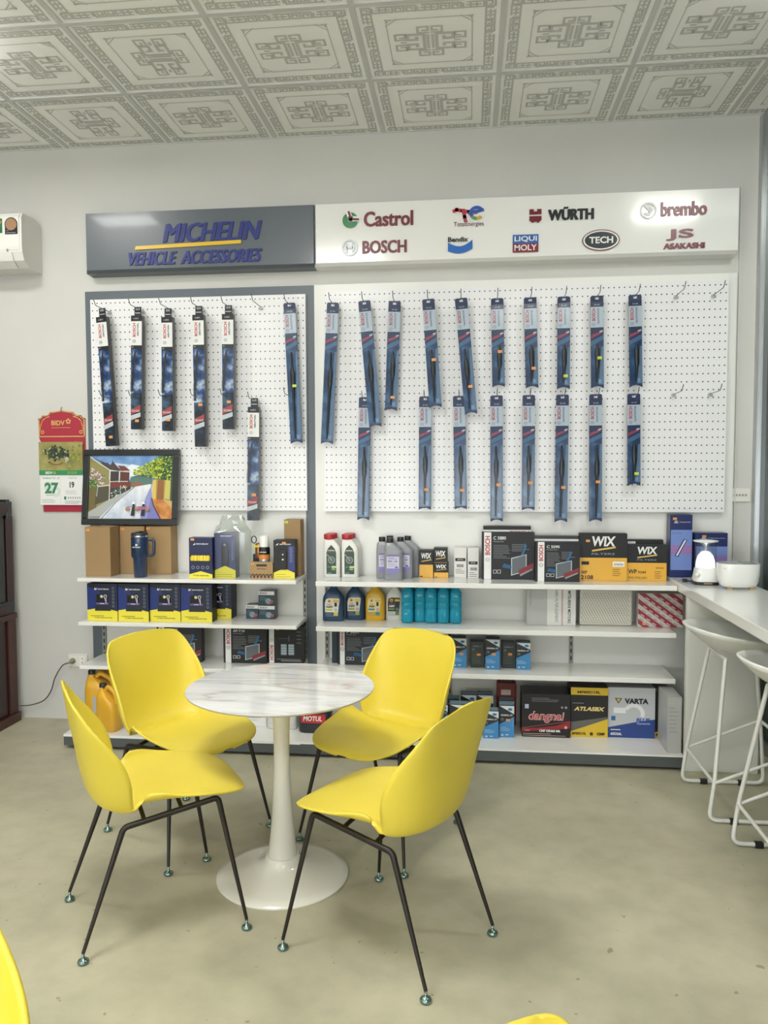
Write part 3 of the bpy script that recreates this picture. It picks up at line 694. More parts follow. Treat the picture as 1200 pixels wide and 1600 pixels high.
# ------------------------------------------------------------------ goods on the shelves
def goods(name, label, cat, x, yf, z, w, h, d, body, prints=None, rz=0.0, group=None, bev=.0012, stick=None, sides=None):
    """a printed carton: front centre bottom at (x, yf, z); prints get face-local coordinates"""
    b = MB(); b.box(-w / 2, w / 2, 0, d, 0, h, body, bev)
    if prints: prints(b, -w / 2, w / 2, h)
    o = b.build(name); o.location = (x, yf, z + .0006); o.rotation_euler = (0, 0, rz)
    if stick: sticker(o, -w / 2 + stick[0] * w, stick[1] * h, -.0026, org if len(stick) < 3 else stick[2], .020, .012)
    return tag(o, label, cat, group)
Y1, Y2, Y3, Y4 = -.0006, -.0012, -.0018, -.0024
def lines(b, x0, z0, x1, n, dz, m, t=.0016, y=Y2, seed=1):
    r = random.Random(seed)
    for i in range(n): b.rect(x0, z0 - i * dz, x0 + (x1 - x0) * r.uniform(.55, 1), z0 - i * dz + t, y, m)
brown = pm('#9a7d55', .65); lbrown = pm('#a5875c', .65); ink_y = pm('#e6d93e', .35, coat=.2); yel_p = ink_y
bnavy = pm('#111e4a', .4); blk = pm('#141618', .5); wht = pm('#e4e5e3', .4); grt = pm('#8c9196', .4)
L1, L2, L3, LB = SL['L1'], SL['L2'], SL['L3'], SL['LB']
# brown cartons with the framed street painting on top of them
goods('cardboard_carton', 'plain brown carton at the left end of the top shelf, farthest forward', 'box', -2.044, -.246, L1, .145, .275, .112, brown, None, group='brown cartons under the painting', stick=(.06, .92))
goods('cardboard_carton', 'brown carton half hidden behind the blue tumbler', 'box', -1.897, -.128, L1, .146, .272, .105, brown, None, group='brown cartons under the painting', stick=(.06, .92))
goods('cardboard_carton', 'brown carton to the right of the blue tumbler handle', 'box', -1.743, -.122, L1, .143, .272, .10, lbrown, None, group='brown cartons under the painting', stick=(.0, .93))
# tumbler
nv = pm('#1d3355', .32, coat=.3); st = pm('#b7bbbd', .2, .9)
b = MB().lathe([(.030, 0), (.034, .003), (.036, .10), (.037, .104), (.046, .116), (.0465, .215), (.0455, .222)], nv, 36)
b.text('MICHELIN', -.022, .165, .024, .172, -.0472, wht, .03, .2); b.poly([(-.006, .176), (.004, .176), (.012, .188), (.003, .182), (-.001, .190)], -.0472, wht)
tm = b.build('travel_tumbler'); tm.location = (-1.806, -.235, L1 + .0006); tag(tm, 'dark blue travel tumbler with a handle, before the brown cartons', 'tumbler')
MB().lathe([(.0462, .222), (.0468, .226), (.0462, .231)], st, 36).build('steel_rim', tm)
MB().lathe([(.0455, .231), (.0455, .240), (.040, .246), (0, .246)], pm('#2a2f36', .3), 36).box(-.012, .012, -.03, .03, .246, .252, '#2a2f36', .002).build('lid', tm)
MB().tube(rounded([(.042, 0, .208), (.084, 0, .206), (.080, 0, .118), (.040, 0, .120)], .022, 6), .0085, nv, 12).build('handle', tm)
# tyre cap display carton
def f(b, x0, x1, h):
    b.rect(x0, h * .42, x1, h * .965, Y1, bnavy); b.text('MICHELIN', x0 + .04, h * .83, x1 - .022, h * .865, Y2, wht, .03, .2); b.poly([(x0 + .022, h * .82), (x0 + .034, h * .82), (x0 + .036, h * .875), (x0 + .029, h * .85)], Y2, wht)
    b.rect(x0, 0, x1, h * .42, Y3, bnavy); b.poly([(x0, 0), (x1, 0), (x1, h * .10), ((x0 + x1) / 2, h * .18), (x0, h * .10)], Y4, ink_y)
    for i in range(4): b.ring(x0 + .022 + i * .027, h * .27, .006, .009, Y4, grt, n=14)
    b.text('TYRE REPAIR', x0 + .02, h * .055, x1 - .02, h * .085, -.003, pm('#3a3d22'), .02)
o = goods('product_carton', 'blue and yellow carton with an open front of yellow plugs, left of the bagged box', 'box', -1.448, -.268, L1, .130, .222, .07, bnavy, f, stick=(.08, .93))
q = MB()
for i in range(6): q.loft([(.098, .012, .012, -.043 + i * .017, -.004 - (i % 2) * .004), (.115, .014, .010, -.043 + i * .017, -.004 - (i % 2) * .004), (.126, .007, .007, -.043 + i * .017, -.004)], pm('#e3c92f', .35), 12, 3)
q.build('yellow_plugs', o)
# bagged carton
def f(b, x0, x1, h):
    b.rect(x0, h * .17, x1, h, Y1, pm('#3a3f74', .4)); b.text('MICHELIN', x0 + .034, h * .925, x1 - .02, h * .95, Y2, wht, .03, .2)
    b.poly([(x0, 0), (x1, 0), (x1, h * .17), ((x0 + x1) / 2, h * .27), (x0, h * .17)], Y2, ink_y)
    b.loft([(h * .27, .019, .004, 0, 0), (h * .30, .021, .005, 0, 0), (h * .68, .021, .005, 0, 0), (h * .72, .015, .005, 0, 0), (h * .80, .014, .004, 0, 0)], pm('#2a2c33', .3), 14, 4); b.disc(0, h * .74, .007, -.006, grt)
    for i in range(6): b.ring(x1 - .016, h * .42 + i * .018, .004, .006, Y2, grt, n=12)
    lines(b, x0 + .012, h * .12, x1 - .01, 3, .011, pm('#4a4a20'))
goods('product_carton', 'purple and yellow carton wrapped in a clear plastic bag', 'box', -1.3225, -.236, L1, .117, .245, .075, pm('#26294a', .35), f)
bag = clear_film('clear_polythene', '#f1f4f2', .07, .12)
rnd = random.Random(3); vs = []; fs = []; NA = 26; zs = [0.002, .06, .13, .2, .25, .275, .295, .315, .335]
for k, z in enumerate(zs):
    for j in range(NA):
        a = 2 * math.pi * j / NA; c, d = math.cos(a), math.sin(a)
        sx, sy = (.094, .060) if z < .26 else (.094 - (z - .26) * .75, .060 - (z - .26) * .3)
        p = 9 if z < .26 else 2.5; kx = math.copysign(abs(c) ** (2 / p), c); ky = math.copysign(abs(d) ** (2 / p), d)
        w = 0.0008 if z < .26 else .007
        vs.append((sx * kx + rnd.uniform(-w, w) + (.02 if z > .3 else 0) * c, sy * ky + rnd.uniform(-w, w) * .5, z + (rnd.uniform(-.012, .012) if z > .27 else 0)))
for k in range(len(zs) - 1):
    for j in range(NA): q = (j + 1) % NA; fs.append((k * NA + j, k * NA + q, (k + 1) * NA + q, (k + 1) * NA + j))
o = MB().add(vs, fs, bag).build('plastic_bag'); o.location = (-1.289, -.197, L1 + .0006); tag(o, 'crumpled clear plastic bag around the purple and yellow carton', 'bag')
# bagged gadget
t = thing('keyring_gadget', 'small black and copper gadget in clear wrap, between bagged carton and spray can', 'gadget', (-1.172, -.12, L1 + .0006))
MB().box(-.025, .025, -.01, .012, 0, .12, '#25262b', .004).build('body', t)
MB().lathe([(.020, .10), (.022, .104), (.022, .175), (.018, .181), (.008, .184)], pm('#b0794c', .3, .6), 20, (.012, -.012, 0)).build('copper_tin', t)
MB().rect(-.016, .16, .02, .172, -.036, pm('#e0cf3a')).build('yellow_tab', t)
MB().tube([(-.02 + .014 * math.cos(i / 12 * 6.283), 0, .20 + .02 * math.sin(i / 12 * 6.283)) for i in range(12)], .003, pm('#2a2b2e', .4), 8, True).build('ring', t)
# carrier with spray can
b = MB(); b.box(-.062, .062, 0, .002, 0, .092, lbrown).box(-.062, .062, .086, .088, 0, .07, lbrown).box(-.062, -.060, .002, .086, 0, .085, lbrown).box(.060, .062, .002, .086, 0, .085, lbrown).box(-.06, .06, .002, .086, 0, .002, lbrown)
b.rect(-.028, .066, .03, .078, Y1, pm('#2b2620')); b.text('MICHELIN', -.024, .050, .026, .056, Y1, pm('#3c3324'), .03)
for i in range(6): b.stroke([(-.06 + i * .02, .006), (-.055 + i * .02, .02), (-.045 + i * .02, .024), (-.042 + i * .02, .008)], .005, Y1, pm('#33291c'))
o = b.build('cardboard_carrier'); o.location = (-1.117, -.248, L1 + .0006); tag(o, 'small open brown cardboard carrier with a dark tread print', 'box'); sticker(o, -.058, .076, Y3, org, .018, .01)
c = MB().lathe([(.028, 0), (.030, .003), (.030, .155), (.026, .166), (.020, .170)], pm('#c9cccf', .25, .6), 28).build('spray_can'); c.location = (-1.112, -.200, L1 + .0034); tag(c, 'white-capped spray can standing in the brown cardboard carrier', 'spray can')
MB().lathe([(.0303, .125), (.0303, .155), (.0265, .166)], blk, 28).lathe([(.0304, .10), (.0304, .125)], pm('#dd8a3a'), 28).text('MICHELIN', -.018, .136, .018, .142, -.0308, wht, .03).build('label_band', c)
MB().lathe([(.026, .166), (.0262, .172), (.0255, .222), (.022, .226), (0, .226)], pm('#eeeeea', .35), 28).build('cap', c)
# black and yellow carton, with a brown carton behind
def f(b, x0, x1, h):
    b.text('MICHELIN', x0 + .034, h * .88, x1 - .02, h * .91, Y2, wht, .03, .2); b.poly([(x0 + .012, h * .87), (x0 + .024, h * .87), (x0 + .028, h * .93), (x0 + .02, h * .9)], Y2, wht)
    b.poly([(x0, 0), (x1, 0), (x1, h * .15), ((x0 + x1) / 2, h * .27), (x0, h * .15)], Y1, ink_y); b.rect(x1 - .036, h * .2, x1, h * .85, Y1 * .5, pm('#1c2a70', .35))
    b.box(-.024, .014, -.006, 0, h * .23, h * .76, '#17181a', .002); b.disc(-.006, h * .63, .004, -.0066, wht); b.disc(-.006, h * .5, .005, -.0066, wht)
    for i in range(5): b.ring(x1 - .02, h * .46 + i * .017, .005, .007, Y2, grt, n=12)
    lines(b, x0 + .012, h * .1, x1 - .015, 2, .012, pm('#4a4a20'))
goods('product_carton', 'black carton with a yellow foot, right end of the top left shelf', 'box', -.995, -.232, L1, .116, .208, .085, blk, f, rz=R(2), stick=(.42, .90))
goods('cardboard_carton', 'tall narrow brown carton rising behind the black and yellow carton', 'box', -.972, -.130, L1, .092, .312, .09, brown, None, stick=(.04, .94, lime))
# tyre inflator cartons
def inflator(b, x0, x1, h):
    b.rect(x0, 0, x1, h, Y1, pm('#13161f', .45))
    b.poly([(x0, h * .12), (x1, h * .12), (x1, h * .66), (x0, h * .93)], Y1 * 1.5, pm('#152d74', .4)); b.poly([(x1 - .055, h * .25), (x1, h * .25), (x1, h), (x0 + .05, h)], Y1 * 1.6, pm('#141d3c', .45))
    b.text('MICHELIN', x0 + .062, h * .835, x1 - .048, h * .87, Y2, wht, .03, .2); b.poly([(x0 + .041, h * .83), (x0 + .054, h * .83), (x0 + .06, h * .895), (x0 + .051, h * .86), (x0 + .046, h * .90)], Y2, wht)
    b.poly([(x0, 0), (x1, 0), (x1, h * .26), ((x0 + x1) / 2, h * .36), (x0, h * .29)], Y2, ink_y)
    b.poly([(-.044, h * .27), (.050, h * .27), (.046, h * .40), (.036, h * .72), (-.036, h * .72), (-.040, h * .40)], Y3, pm('#202228', .3)); b.poly([(-.034, h * .5), (.034, h * .5), (.031, h * .69), (-.031, h * .69)], Y4, pm('#101114', .15))
    b.disc(-.003, h * .655, .008, -.003, pm('#d9d3a8')); b.ring(.018, h * .66, .005, .010, -.003, pm('#b9b4c6')); b.poly([(.012, h * .62), (.025, h * .64), (.026, h * .45), (.022, h * .45)], -.003, pm('#a9a4b8')); b.rect(-.013, h * .455, .013, h * .475, -.003, pm('#cfc4f2'))
    b.poly([(-.036, h * .44), (.036, h * .44), (.038, h * .49), (-.034, h * .49)], -.0027, pm('#5a4f9a', .4))
    for i in range(6): b.ring(x1 - .024, h * .40 + i * .020, .005, .0068, Y3, grt, n=12)
    b.text('TYRE INFLATOR', x0 + .038, h * .07, x1 - .03, h * .098, Y3, pm('#33361c'), .03); lines(b, x0 + .02, h * .125, x1 - .03, 1, .01, pm('#55571f'), .003, Y3)
for i, (x, y, lab) in enumerate([(-2.014, -.266, 'tyre inflator carton at the left end of its row'), (-1.835, -.267, 'second tyre inflator carton from the left'), (-1.6595, -.252, 'third tyre inflator carton from the left'), (-1.481, -.253, 'tyre inflator carton fourth in its row, its dark right side showing'), (-1.400, -.150, 'tyre inflator carton set back, mostly hidden behind the fourth one')]):
    goods('inflator_carton', 'blue and yellow ' + lab, 'box', x, y, L2, .1745 if i < 4 else .165, .207, .085 if i < 4 else .10, blk, inflator, group='tyre inflator cartons')
def bulb(b, x0, x1, h):
    b.rect(x0, h * .74, x1, h, Y1, wht); b.text('BOSCH', x0 + .008, h * .79, x0 + .048, h * .93, Y2, pm('#5a2a30'), .02); b.rect(x0, 0, x1, h * .74, Y1, pm('#24404f', .35))
    b.disc(x1 - .034, h * .32, .017, Y2, pm('#7f95a4', .35)); b.poly([(x1 - .026, h * .12), (x1 - .006, h * .22), (x1 - .006, h * .42), (x1 - .026, h * .30)], Y3, pm('#b04a42')); lines(b, x0 + .008, h * .6, x1 - .03, 3, .008, grt)
for x, z, w, h, lab in ((-1.203, L2, .070, .078, 'single small carton at the left of the little stack'), (-1.120, L2, .092, .074, 'lower small carton of the stack of two'), (-1.121, L2 + .0745, .09, .082, 'upper small carton of the stack of two')):
    goods('bulb_carton', 'dark teal ' + lab, 'box', x, -.135, z, w, h, .07, pm('#1c2c36', .35), bulb, group='small dark teal cartons')
# filter cartons
def filt(title, sub, rev=False, strip=.032, dark='#17191c'):
    def f(b, x0, x1, h):
        b.rect(x0, 0, x1, h, Y1, pm(dark, .5)); a = x0 + .012
        b.rect(a, 0, a + strip, h, Y2, wht)
        if rev: b.text('BOSCH', a + .006, h * .10, a + strip - .006, h * .5, Y3, bred, .03, rot=-90); b.ring(a + strip / 2, h * .62, .008, .011, Y3, steel, n=16)
        else: b.text('BOSCH', a + .006, h * .52, a + strip - .006, h * .92, Y3, bred, .03, rot=90); b.ring(a + strip / 2, h * .42, .008, .011, Y3, steel, n=16); b.rect(a + strip / 2 - .006, h * .42 - .0015, a + strip / 2 + .006, h * .42 + .0015, Y3, steel)
        t0 = a + strip + .012
        b.text(title, t0, h * .845, t0 + .011 * len(title), h * .915, Y2, wht, .01); b.text(sub, t0, h * .79, t0 + .055, h * .825, Y2, grt, .01)
        lines(b, t0, h * .72, t0 + (x1 - t0) * .42, 9, .0085, grt, .0018, Y2, 5); lines(b, t0 + (x1 - t0) * .45, h * .74, x1 - .02, 5, .0085, grt, .0018, Y2, 9)
        cx = x1 - .07; b.poly([(cx - .052, h * .08), (cx + .030, h * .18), (cx + .030, h * .54), (cx - .052, h * .46)], Y2, pm('#b5babd', .4)); b.poly([(cx - .047, h * .105), (cx + .025, h * .195), (cx + .025, h * .52), (cx - .047, h * .44)], Y3, pm('#5e656b', .5))
        b.poly([(cx - .004, h * .50), (cx + .012, h * .52), (cx + .030, h * .72), (cx + .020, h * .78), (cx + .014, h * .64)], Y4, pm('#23689c', .5)); b.poly([(cx - .10, h * .26), (cx - .05, h * .22), (cx - .05, h * .30), (cx - .09, h * .34)], Y2, pm('#1f567f', .5))
        b.poly([(cx - .012, h * .10), (x1 - .004, h * .26), (x1 - .004, h * .36), (cx - .012, h * .20)], Y4, pm('#86272f', .5)); b.poly([(cx - .004, h * .07), (x1 - .008, h * .21), (x1 - .008, h * .245), (cx - .004, h * .115)], -.003, grt)
        for i in range(2):
            b.stroke([(t0 + i * .022, h * .13), (t0 + .016 + i * .022, h * .13), (t0 + .016 + i * .022, h * .20), (t0 + i * .022, h * .20), (t0 + i * .022, h * .13)], .002, Y2, wht)
    return f
goods('filter_carton', 'black carton with white spine half hidden behind the back left chair', 'box', -1.612, -.178, L3, .26, .205, .05, blk, filt('R 5003', 'Cabin filter'), group='black filter cartons')
goods('filter_carton', 'black carton with a blue filter picture on the lowest upper-left shelf', 'box', -1.236, -.172, L3, .246, .205, .05, blk, filt('AP-T10', 'Aerosol Premium'), group='black filter cartons')
def f(b, x0, x1, h):
    b.rect(x0, 0, x1, h, Y1, blk); b.rect(x0 + .008, 0, x0 + .036, h, Y2, wht); b.text('BOSCH', x0 + .014, h * .08, x0 + .031, h * .48, Y3, bred, .03, rot=-90); b.ring(x0 + .022, h * .62, .006, .009, Y3, steel, n=14)
    b.rect(x0 + .05, h * .9, x0 + .064, h * .97, Y2, grt)
    for k in (0, 1): b.rect(x0 + .075 + k * .042, h * .22, x0 + .107 + k * .042, h * .52, Y2, pm('#7f93a0', .4)); [b.rect(x0 + .075 + k * .042, h * (.26 + .07 * i), x0 + .107 + k * .042, h * (.28 + .07 * i), Y3, pm('#c3cdd2')) for i in range(4)]
    b.rect(x0 + .05, h * .10, x1 - .02, h * .112, Y2, grt); b.rect(x0 + .075, h * .05, x1 - .015, h * .075, Y2, grt)
    for i in range(4): b.rect(x1 - .04, h * (.55 + .1 * i), x1 - .014, h * (.562 + .1 * i), Y2, grt)
    b.rect(x0 + .12, h * .6, x0 + .122, h * .75, Y2, grt); b.rect(x0 + .06, h * .67, x0 + .118, h * .675, Y2, grt)
goods('filter_carton', 'black carton with a line drawing, beside the grey shelving post', 'box', -1.010, -.150, L3, .204, .205, .05, blk, f, group='black filter cartons')

# yellow jugs and oil bottles on the base shelf, left
def jug(label, x, y, rz, col, cap, group, w=.055, d=.085, h=.285, lab=None):
    t = thing('oil_jug', label, 'jug', (x, y, LB + .0006), rz, group)
    m = pm(col, .35)
    b = MB().loft([(0, d * .94, w * .9, 0, 0), (.006, d, w, 0, 0), (h * .55, d, w, 0, 0), (h * .66, d * .82, w, -d * .16, 0), (h * .78, d * .5, w * .9, -d * .42, 0), (h * .86, d * .26, w * .52, -d * .6, 0), (h * .88, d * .22, w * .42, -d * .62, 0), (h * .92, d * .22, w * .42, -d * .62, 0)], m, 32, 4)
    b.build('body', t)
    MB().tube(rounded([(-d * .42, 0, h * .82), (-d * .1, 0, h * .94), (d * .72, 0, h * .80), (d * .90, 0, h * .36), (d * .70, 0, h * .26)], .03, 6), .013, m, 12).build('handle', t)
    MB().lathe([(.019, h * .90), (.020, h * .91), (.020, h * .985), (.017, h)], pm(cap, .4), 24, (-d * .62, 0, 0)).build('cap', t)
    if lab: lab(t, w, d, h)
    return t
def gl_lab(t, w, d, h): MB().loft([(h * .20, .045, w + .001, -.006, 0), (h * .52, .045, w + .001, -.006, 0)], pm('#a9a79c', .5), 28, 5).build('label', t)
jug('yellow oil jug with a grey label at the far left of the base shelf', -2.045, -.235, R(6), '#d9a52c', '#2a2a2a', 'yellow oil jugs', lab=gl_lab)
jug('yellow oil jug behind the back left chair, its handle hanging at the right', -1.93, -.385, R(-12), '#d9a52c', '#2a2a2a', 'yellow oil jugs', .05, .06, .25)
jug('tall yellow oil jug against the back panel, only its shoulder showing', -2.075, -.115, R(2), '#cf9d2a', '#cf9d2a', 'yellow oil jugs', .05, .05, .27)
def mot_lab(t, w, d, h):
    MB().rect(-d * .8, h * .28, d * .7, h * .52, -w - .0008, pm('#b5242c', .4)).text('MOTUL', -d * .66, h * .335, d * .5, h * .47, -w - .0016, wht, .03, .15).build('label', t)['label'] = 'red label with white lettering'
t = jug('black oil jug with a red label, seen between the table and the back right chair', -.815, -.29, 0, '#23262a', '#1a1a1a', None, .055, .088, .20, mot_lab)
def wl(t, w, d, h): MB().rect(-d * .75, h * .3, d * .7, h * .8, -w - .0008, pm('#cfd5c4', .4)).rect(-d * .75, h * .42, -d * .55, h * .6, -w - .0014, pm('#4d7a3a')).rect(d * .48, h * .42, d * .68, h * .6, -w - .0014, pm('#4d7a3a')).build('label', t)
jug('white oil jug behind the table stem on the base shelf', -1.005, -.25, 0, '#dcdcd6', '#c9c9c4', None, .05, .085, .22, wl)
goods('white_carton', 'white carton on the base shelf, mostly hidden behind the marble table', 'box', -1.16, -.26, LB, .13, .10, .12, wht, lambda b, x0, x1, h: lines(b, x0 + .02, h * .7, x1 - .02, 4, .012, grt))

# ---- bottles
def bottle(name, label, x, y, z, secs, col, cap, lab=None, group=None, rz=0.0, p=4.5, mat=None):
    b = MB().loft(secs, mat or pm(col, .32), 36, p); o = b.build(name); o.location = (x, y, z + .0006); o.rotation_euler = (0, 0, rz); tag(o, label, 'bottle', group)
    if cap:
        r, z0, z1, cx, c = cap
        MB().lathe([(r * .96, z0), (r, z0 + .002), (r, z1 - .002), (r * .94, z1)], pm(c, .4), 24, (cx, 0, 0)).build('cap', o)
    if lab: q = MB(); lab(q); q.build('label', o)
    return o
R1, R2, R3, RB = SL['R1'], SL['R2'], SL['R3'], SL['RB']
grn = pm('#17402f', .35)
def clab(q):
    y = -.0312
    q.poly([(-.028, .018), (.026, .018), (.026, .135), (.018, .158), (-.001, .178), (-.020, .158), (-.028, .135)], y, grn)
    q.text('CASTROL', -.020, .144, .018, .151, y - .0006, wht, .03); q.rect(-.024, .139, .022, .142, y - .0006, pm('#a23a3a')); q.ring(0, .095, .012, .020, y - .0006, pm('#79807c', .35)); q.disc(0, .095, .006, y - .0009, grt); q.stroke([(-.024, .125), (-.002, .10)], .006, y - .001, pm('#8d928f'))
    q.rect(.0, .052, .026, .062, y - .0006, pm('#c5cf8a')); q.rect(.0, .04, .02, .049, y - .0006, pm('#8fa37a')); q.rect(-.022, .055, -.006, .058, y - .0006, grt); q.rect(-.022, .022, -.002, .026, y - .0006, grt)
CS = [(0, .044, .027, 0, 0), (.004, .047, .030, 0, 0), (.155, .047, .030, 0, 0), (.165, .046, .030, -.0005, 0), (.195, .034, .026, -.011, 0), (.206, .029, .022, -.016, 0), (.210, .028, .021, -.017, 0)]
for x, y, lab in ((-.750, -.115, 'red-capped white bottle with dark green label, front one at the shelf end'), (-.650, -.1155, 'red-capped white bottle with dark green label, front one nearer the grey bottles'),
                  (-.748, -.0535, 'red-capped white bottle behind the one at the shelf end'), (-.6455, -.0533, 'red-capped white bottle behind the one nearer the grey bottles')):
    bottle('brake_fluid_bottle', lab, x, y, R1, CS, '#e4e4de', (.031, .208, .236, -.016, '#b02a35'), clab if y < -.1 else None, 'red-capped white bottles')
def glab(q):
    y = -.0312
    q.rect(-.033, .036, .033, .138, y, pm('#c9c6dc', .4)); q.rect(-.033, .036, .033, .064, y - .0005, pm('#7f78b4', .4)); q.rect(-.033, .128, .033, .138, y - .0005, pm('#6f6a9c', .4))
    q.text('RFS 1.0L', -.026, .098, .026, .107, y - .0006, pm('#35324f'), .03); lines(q, -.026, .12, .028, 2, .006, pm('#4f4c6c'), .002, y - .0006); lines(q, -.026, .092, .028, 4, .006, pm('#807ca4'), .0015, y - .0006); q.rect(.012, .066, .026, .074, y - .0008, pm('#4a4580'))
GS = [(0, .046, .028, 0, 0), (.004, .049, .030, 0, 0), (.150, .049, .030, 0, 0), (.158, .048, .030, 0, 0), (.188, .031, .025, -.015, 0), (.196, .021, .020, -.018, 0), (.2, .019, .019, -.018, 0)]
for x, y, lab in ((-.402, -.211, 'grey bottle standing forward of the other grey bottles'), (-.452, -.142, 'grey bottle at the left of the grey group'), (-.352, -.136, 'grey bottle at the right of the foremost grey bottle'),
                  (-.418, -.060, 'grey bottle at the back, only its black cap showing above the front ones'), (-.318, -.066, 'grey bottle at the back right of the grey group')):
    bottle('coolant_bottle', lab, x, y, R1, GS, '#8d9094', (.0185, .198, .224, -.018, '#26282a'), glab if y < -.1 else None, 'grey bottles with lilac labels')
# ---- small cartons on the top right shelf
def wix(b, x0, x1, h, cut=.5, t='WIX', ul=True):
    b.rect(x0, 0, x1, h * cut, Y1, pm('#dca73a', .35)); b.rect(x0, h * cut, x1, h, Y1, blk); w = x1 - x0
    b.text(t, x0 + w * .14, h * (cut + (1 - cut) * .42), x1 - w * .14, h * (cut + (1 - cut) * .82), Y2, wht, .03, .1); b.poly([(x0 + w * .16, h * (cut + (1 - cut) * .20)), (x1 - w * .12, h * (cut + (1 - cut) * .32)), (x1 - w * .12, h * (cut + (1 - cut) * .38)), (x0 + w * .16, h * (cut + (1 - cut) * .26))], Y2, pm('#d8b25a'))
    b.rect(x0 + .004, h * .03, x0 + .018, h * .07, Y2, blk)
goods('oil_filter_carton', 'taller black and yellow filter carton right of the grey bottles', 'box', -.231, -.126, R1, .075, .150, .075, blk, lambda b, x0, x1, h: wix(b, x0, x1, h, .48), group='small black and yellow filter cartons')
goods('oil_filter_carton', 'lower black and yellow filter carton of the pair stacked by the white cartons', 'box', -.150, -.122, R1, .078, .082, .075, blk, lambda b, x0, x1, h: wix(b, x0, x1, h, .36), group='small black and yellow filter cartons')
goods('oil_filter_carton', 'upper black filter carton of the pair stacked by the white cartons', 'box', -.153, -.118, R1 + .0825, .074, .080, .070, blk, lambda b, x0, x1, h: wix(b, x0, x1, h, .02), group='small black and yellow filter cartons')
def whc(k):
    def f(b, x0, x1, h):
        b.rect(x0 + .006, h * k, x1 - .006, h * (k + .1), Y1, blk); b.text('MITSU', x0 + .018, h * (k + .03), x1 - .018, h * (k + .075), Y2, pm('#c9b0a8'), .02)
        for i in range(9): b.rect(x0 + .014 + i * .0042, h * (k - .2), x0 + .0165 + i * .0042, h * (k - .1), Y1, pm('#3c3a38'))
        lines(b, x0 + .008, h * (k - .28), x1 - .006, 3, .010, pm('#6b6663'), .003, Y1)
    return f
goods('white_carton', 'narrow white carton left of the thinner white one, barcode on front', 'box', -.046, -.110, R1, .067, .166, .07, pm('#dcdad6', .45), whc(.55), group='narrow white cartons')
goods('white_carton', 'narrow white carton touching the large black filter carton', 'box', .0235, -.113, R1, .060, .165, .07, pm('#d9d7d3', .45), whc(.45), group='narrow white cartons')
goods('filter_carton', 'large black filter carton with white spine, left of the smaller black one', 'box', .208, -.150, R1, .278, .253, .05, blk, filt('C 5880', 'Particle Plus', strip=.038), group='black filter cartons')
def f(b, x0, x1, h): b.rect(x0, h * .86, x1, h * .93, Y1, wht); b.text('BOSCH', x1 - .11, h * .865, x1 - .01, h * .915, Y2, bred, .03)
goods('filter_carton', 'black filter carton standing behind the large one, its top edge showing', 'box', .205, -.095, R1, .255, .282, .04, blk, f, group='black filter cartons')
goods('filter_carton', 'smaller black filter carton with white spine, right of the largest black one', 'box', .462, -.214, R1, .228, .209, .05, blk, filt('C 5090', 'Particle Plus', strip=.034), group='black filter cartons')
goods('filter_carton', 'dark carton behind the smaller black filter carton, top edge showing', 'box', .462, -.140, R1, .235, .235, .05, pm('#1c1e22', .35), lambda b, x0, x1, h: b.rect(x0, h * .86, x1, h * .93, Y1, wht), group='black filter cartons')
def bigwix(code, sub, k):
    def f(b, x0, x1, h):
        w = x1 - x0
        b.rect(x0, 0, x1, h * k, Y1, pm('#dda83a', .35, coat=.2)); b.rect(x0, h * k, x1, h, Y1, blk); c = 1 - k
        b.text('WIX', x0 + w * .26, h * (k + c * .47), x1 - w * .24, h * (k + c * .88), Y2, wht, .035, .12)
        b.poly([(x0 + w * .26, h * (k + c * .25)), (x1 - w * .24, h * (k + c * .40)), (x1 - w * .24, h * (k + c * .47)), (x0 + w * .26, h * (k + c * .32))], Y2, pm('#d9b561'))
        b.text('FILTERS', x0 + w * .25, h * (k + c * .12), x1 - w * .26, h * (k + c * .2), Y2, grt, .01, .1)
        if sub: b.text(code, x0 + w * .03, h * k * .40, x0 + w * .25, h * k * .64, Y2, blk, .03); b.text(sub, x0 + w * .28, h * k * .40, x0 + w * .48, h * k * .56, Y2, blk, .01); b.text('WIX POLLEN', x0 + w * .03, h * k * .12, x0 + w * .5, h * k * .24, Y2, pm('#4a3a14'), .01)
        else: b.text('WP', x0 + w * .03, h * k * .30, x0 + w * .16, h * k * .44, Y2, blk, .03); b.text(code, x0 + w * .03, h * k * .07, x0 + w * .29, h * k * .25, Y2, blk, .03); b.rect(x0 + w * .04, h * k * .70, x0 + w * .2, h * k * .84, Y2, blk)
        b.rect(x1 - w * .30, h * k * .62, x1 - w * .05, h * k * .84, Y2, wht if not sub else pm('#dda83a', .35)); b.text('FILTRATION', x1 - w * .27, h * k * .68, x1 - w * .08, h * k * .76, Y3, blk, .02)
        lines(b, x1 - w * .30, h * k * .5, x1 - w * .06, 4, .011, pm('#6a5420'), .003, Y2, 4)
    return f
goods('filter_carton', 'large black over yellow filter carton, code ending in 08', 'box', .703, -.170, R1, .243, .252, .055, blk, bigwix('2108', '', .49), stick=(.13, .82), group='large black and yellow filter cartons')
goods('filter_carton', 'shorter black over yellow filter carton next to the tall blue box', 'box', .930, -.150, R1, .202, .193, .05, blk, bigwix('WP', '9344', .50), group='large black and yellow filter cartons')
goods('filter_carton', 'black carton behind the shorter black and yellow one, top edge showing', 'box', .925, -.092, R1, .205, .213, .05, blk, lambda b, x0, x1, h: b.rect(x0 + .02, h * .90, x0 + .06, h * .96, Y1, wht), group='large black and yellow filter cartons')
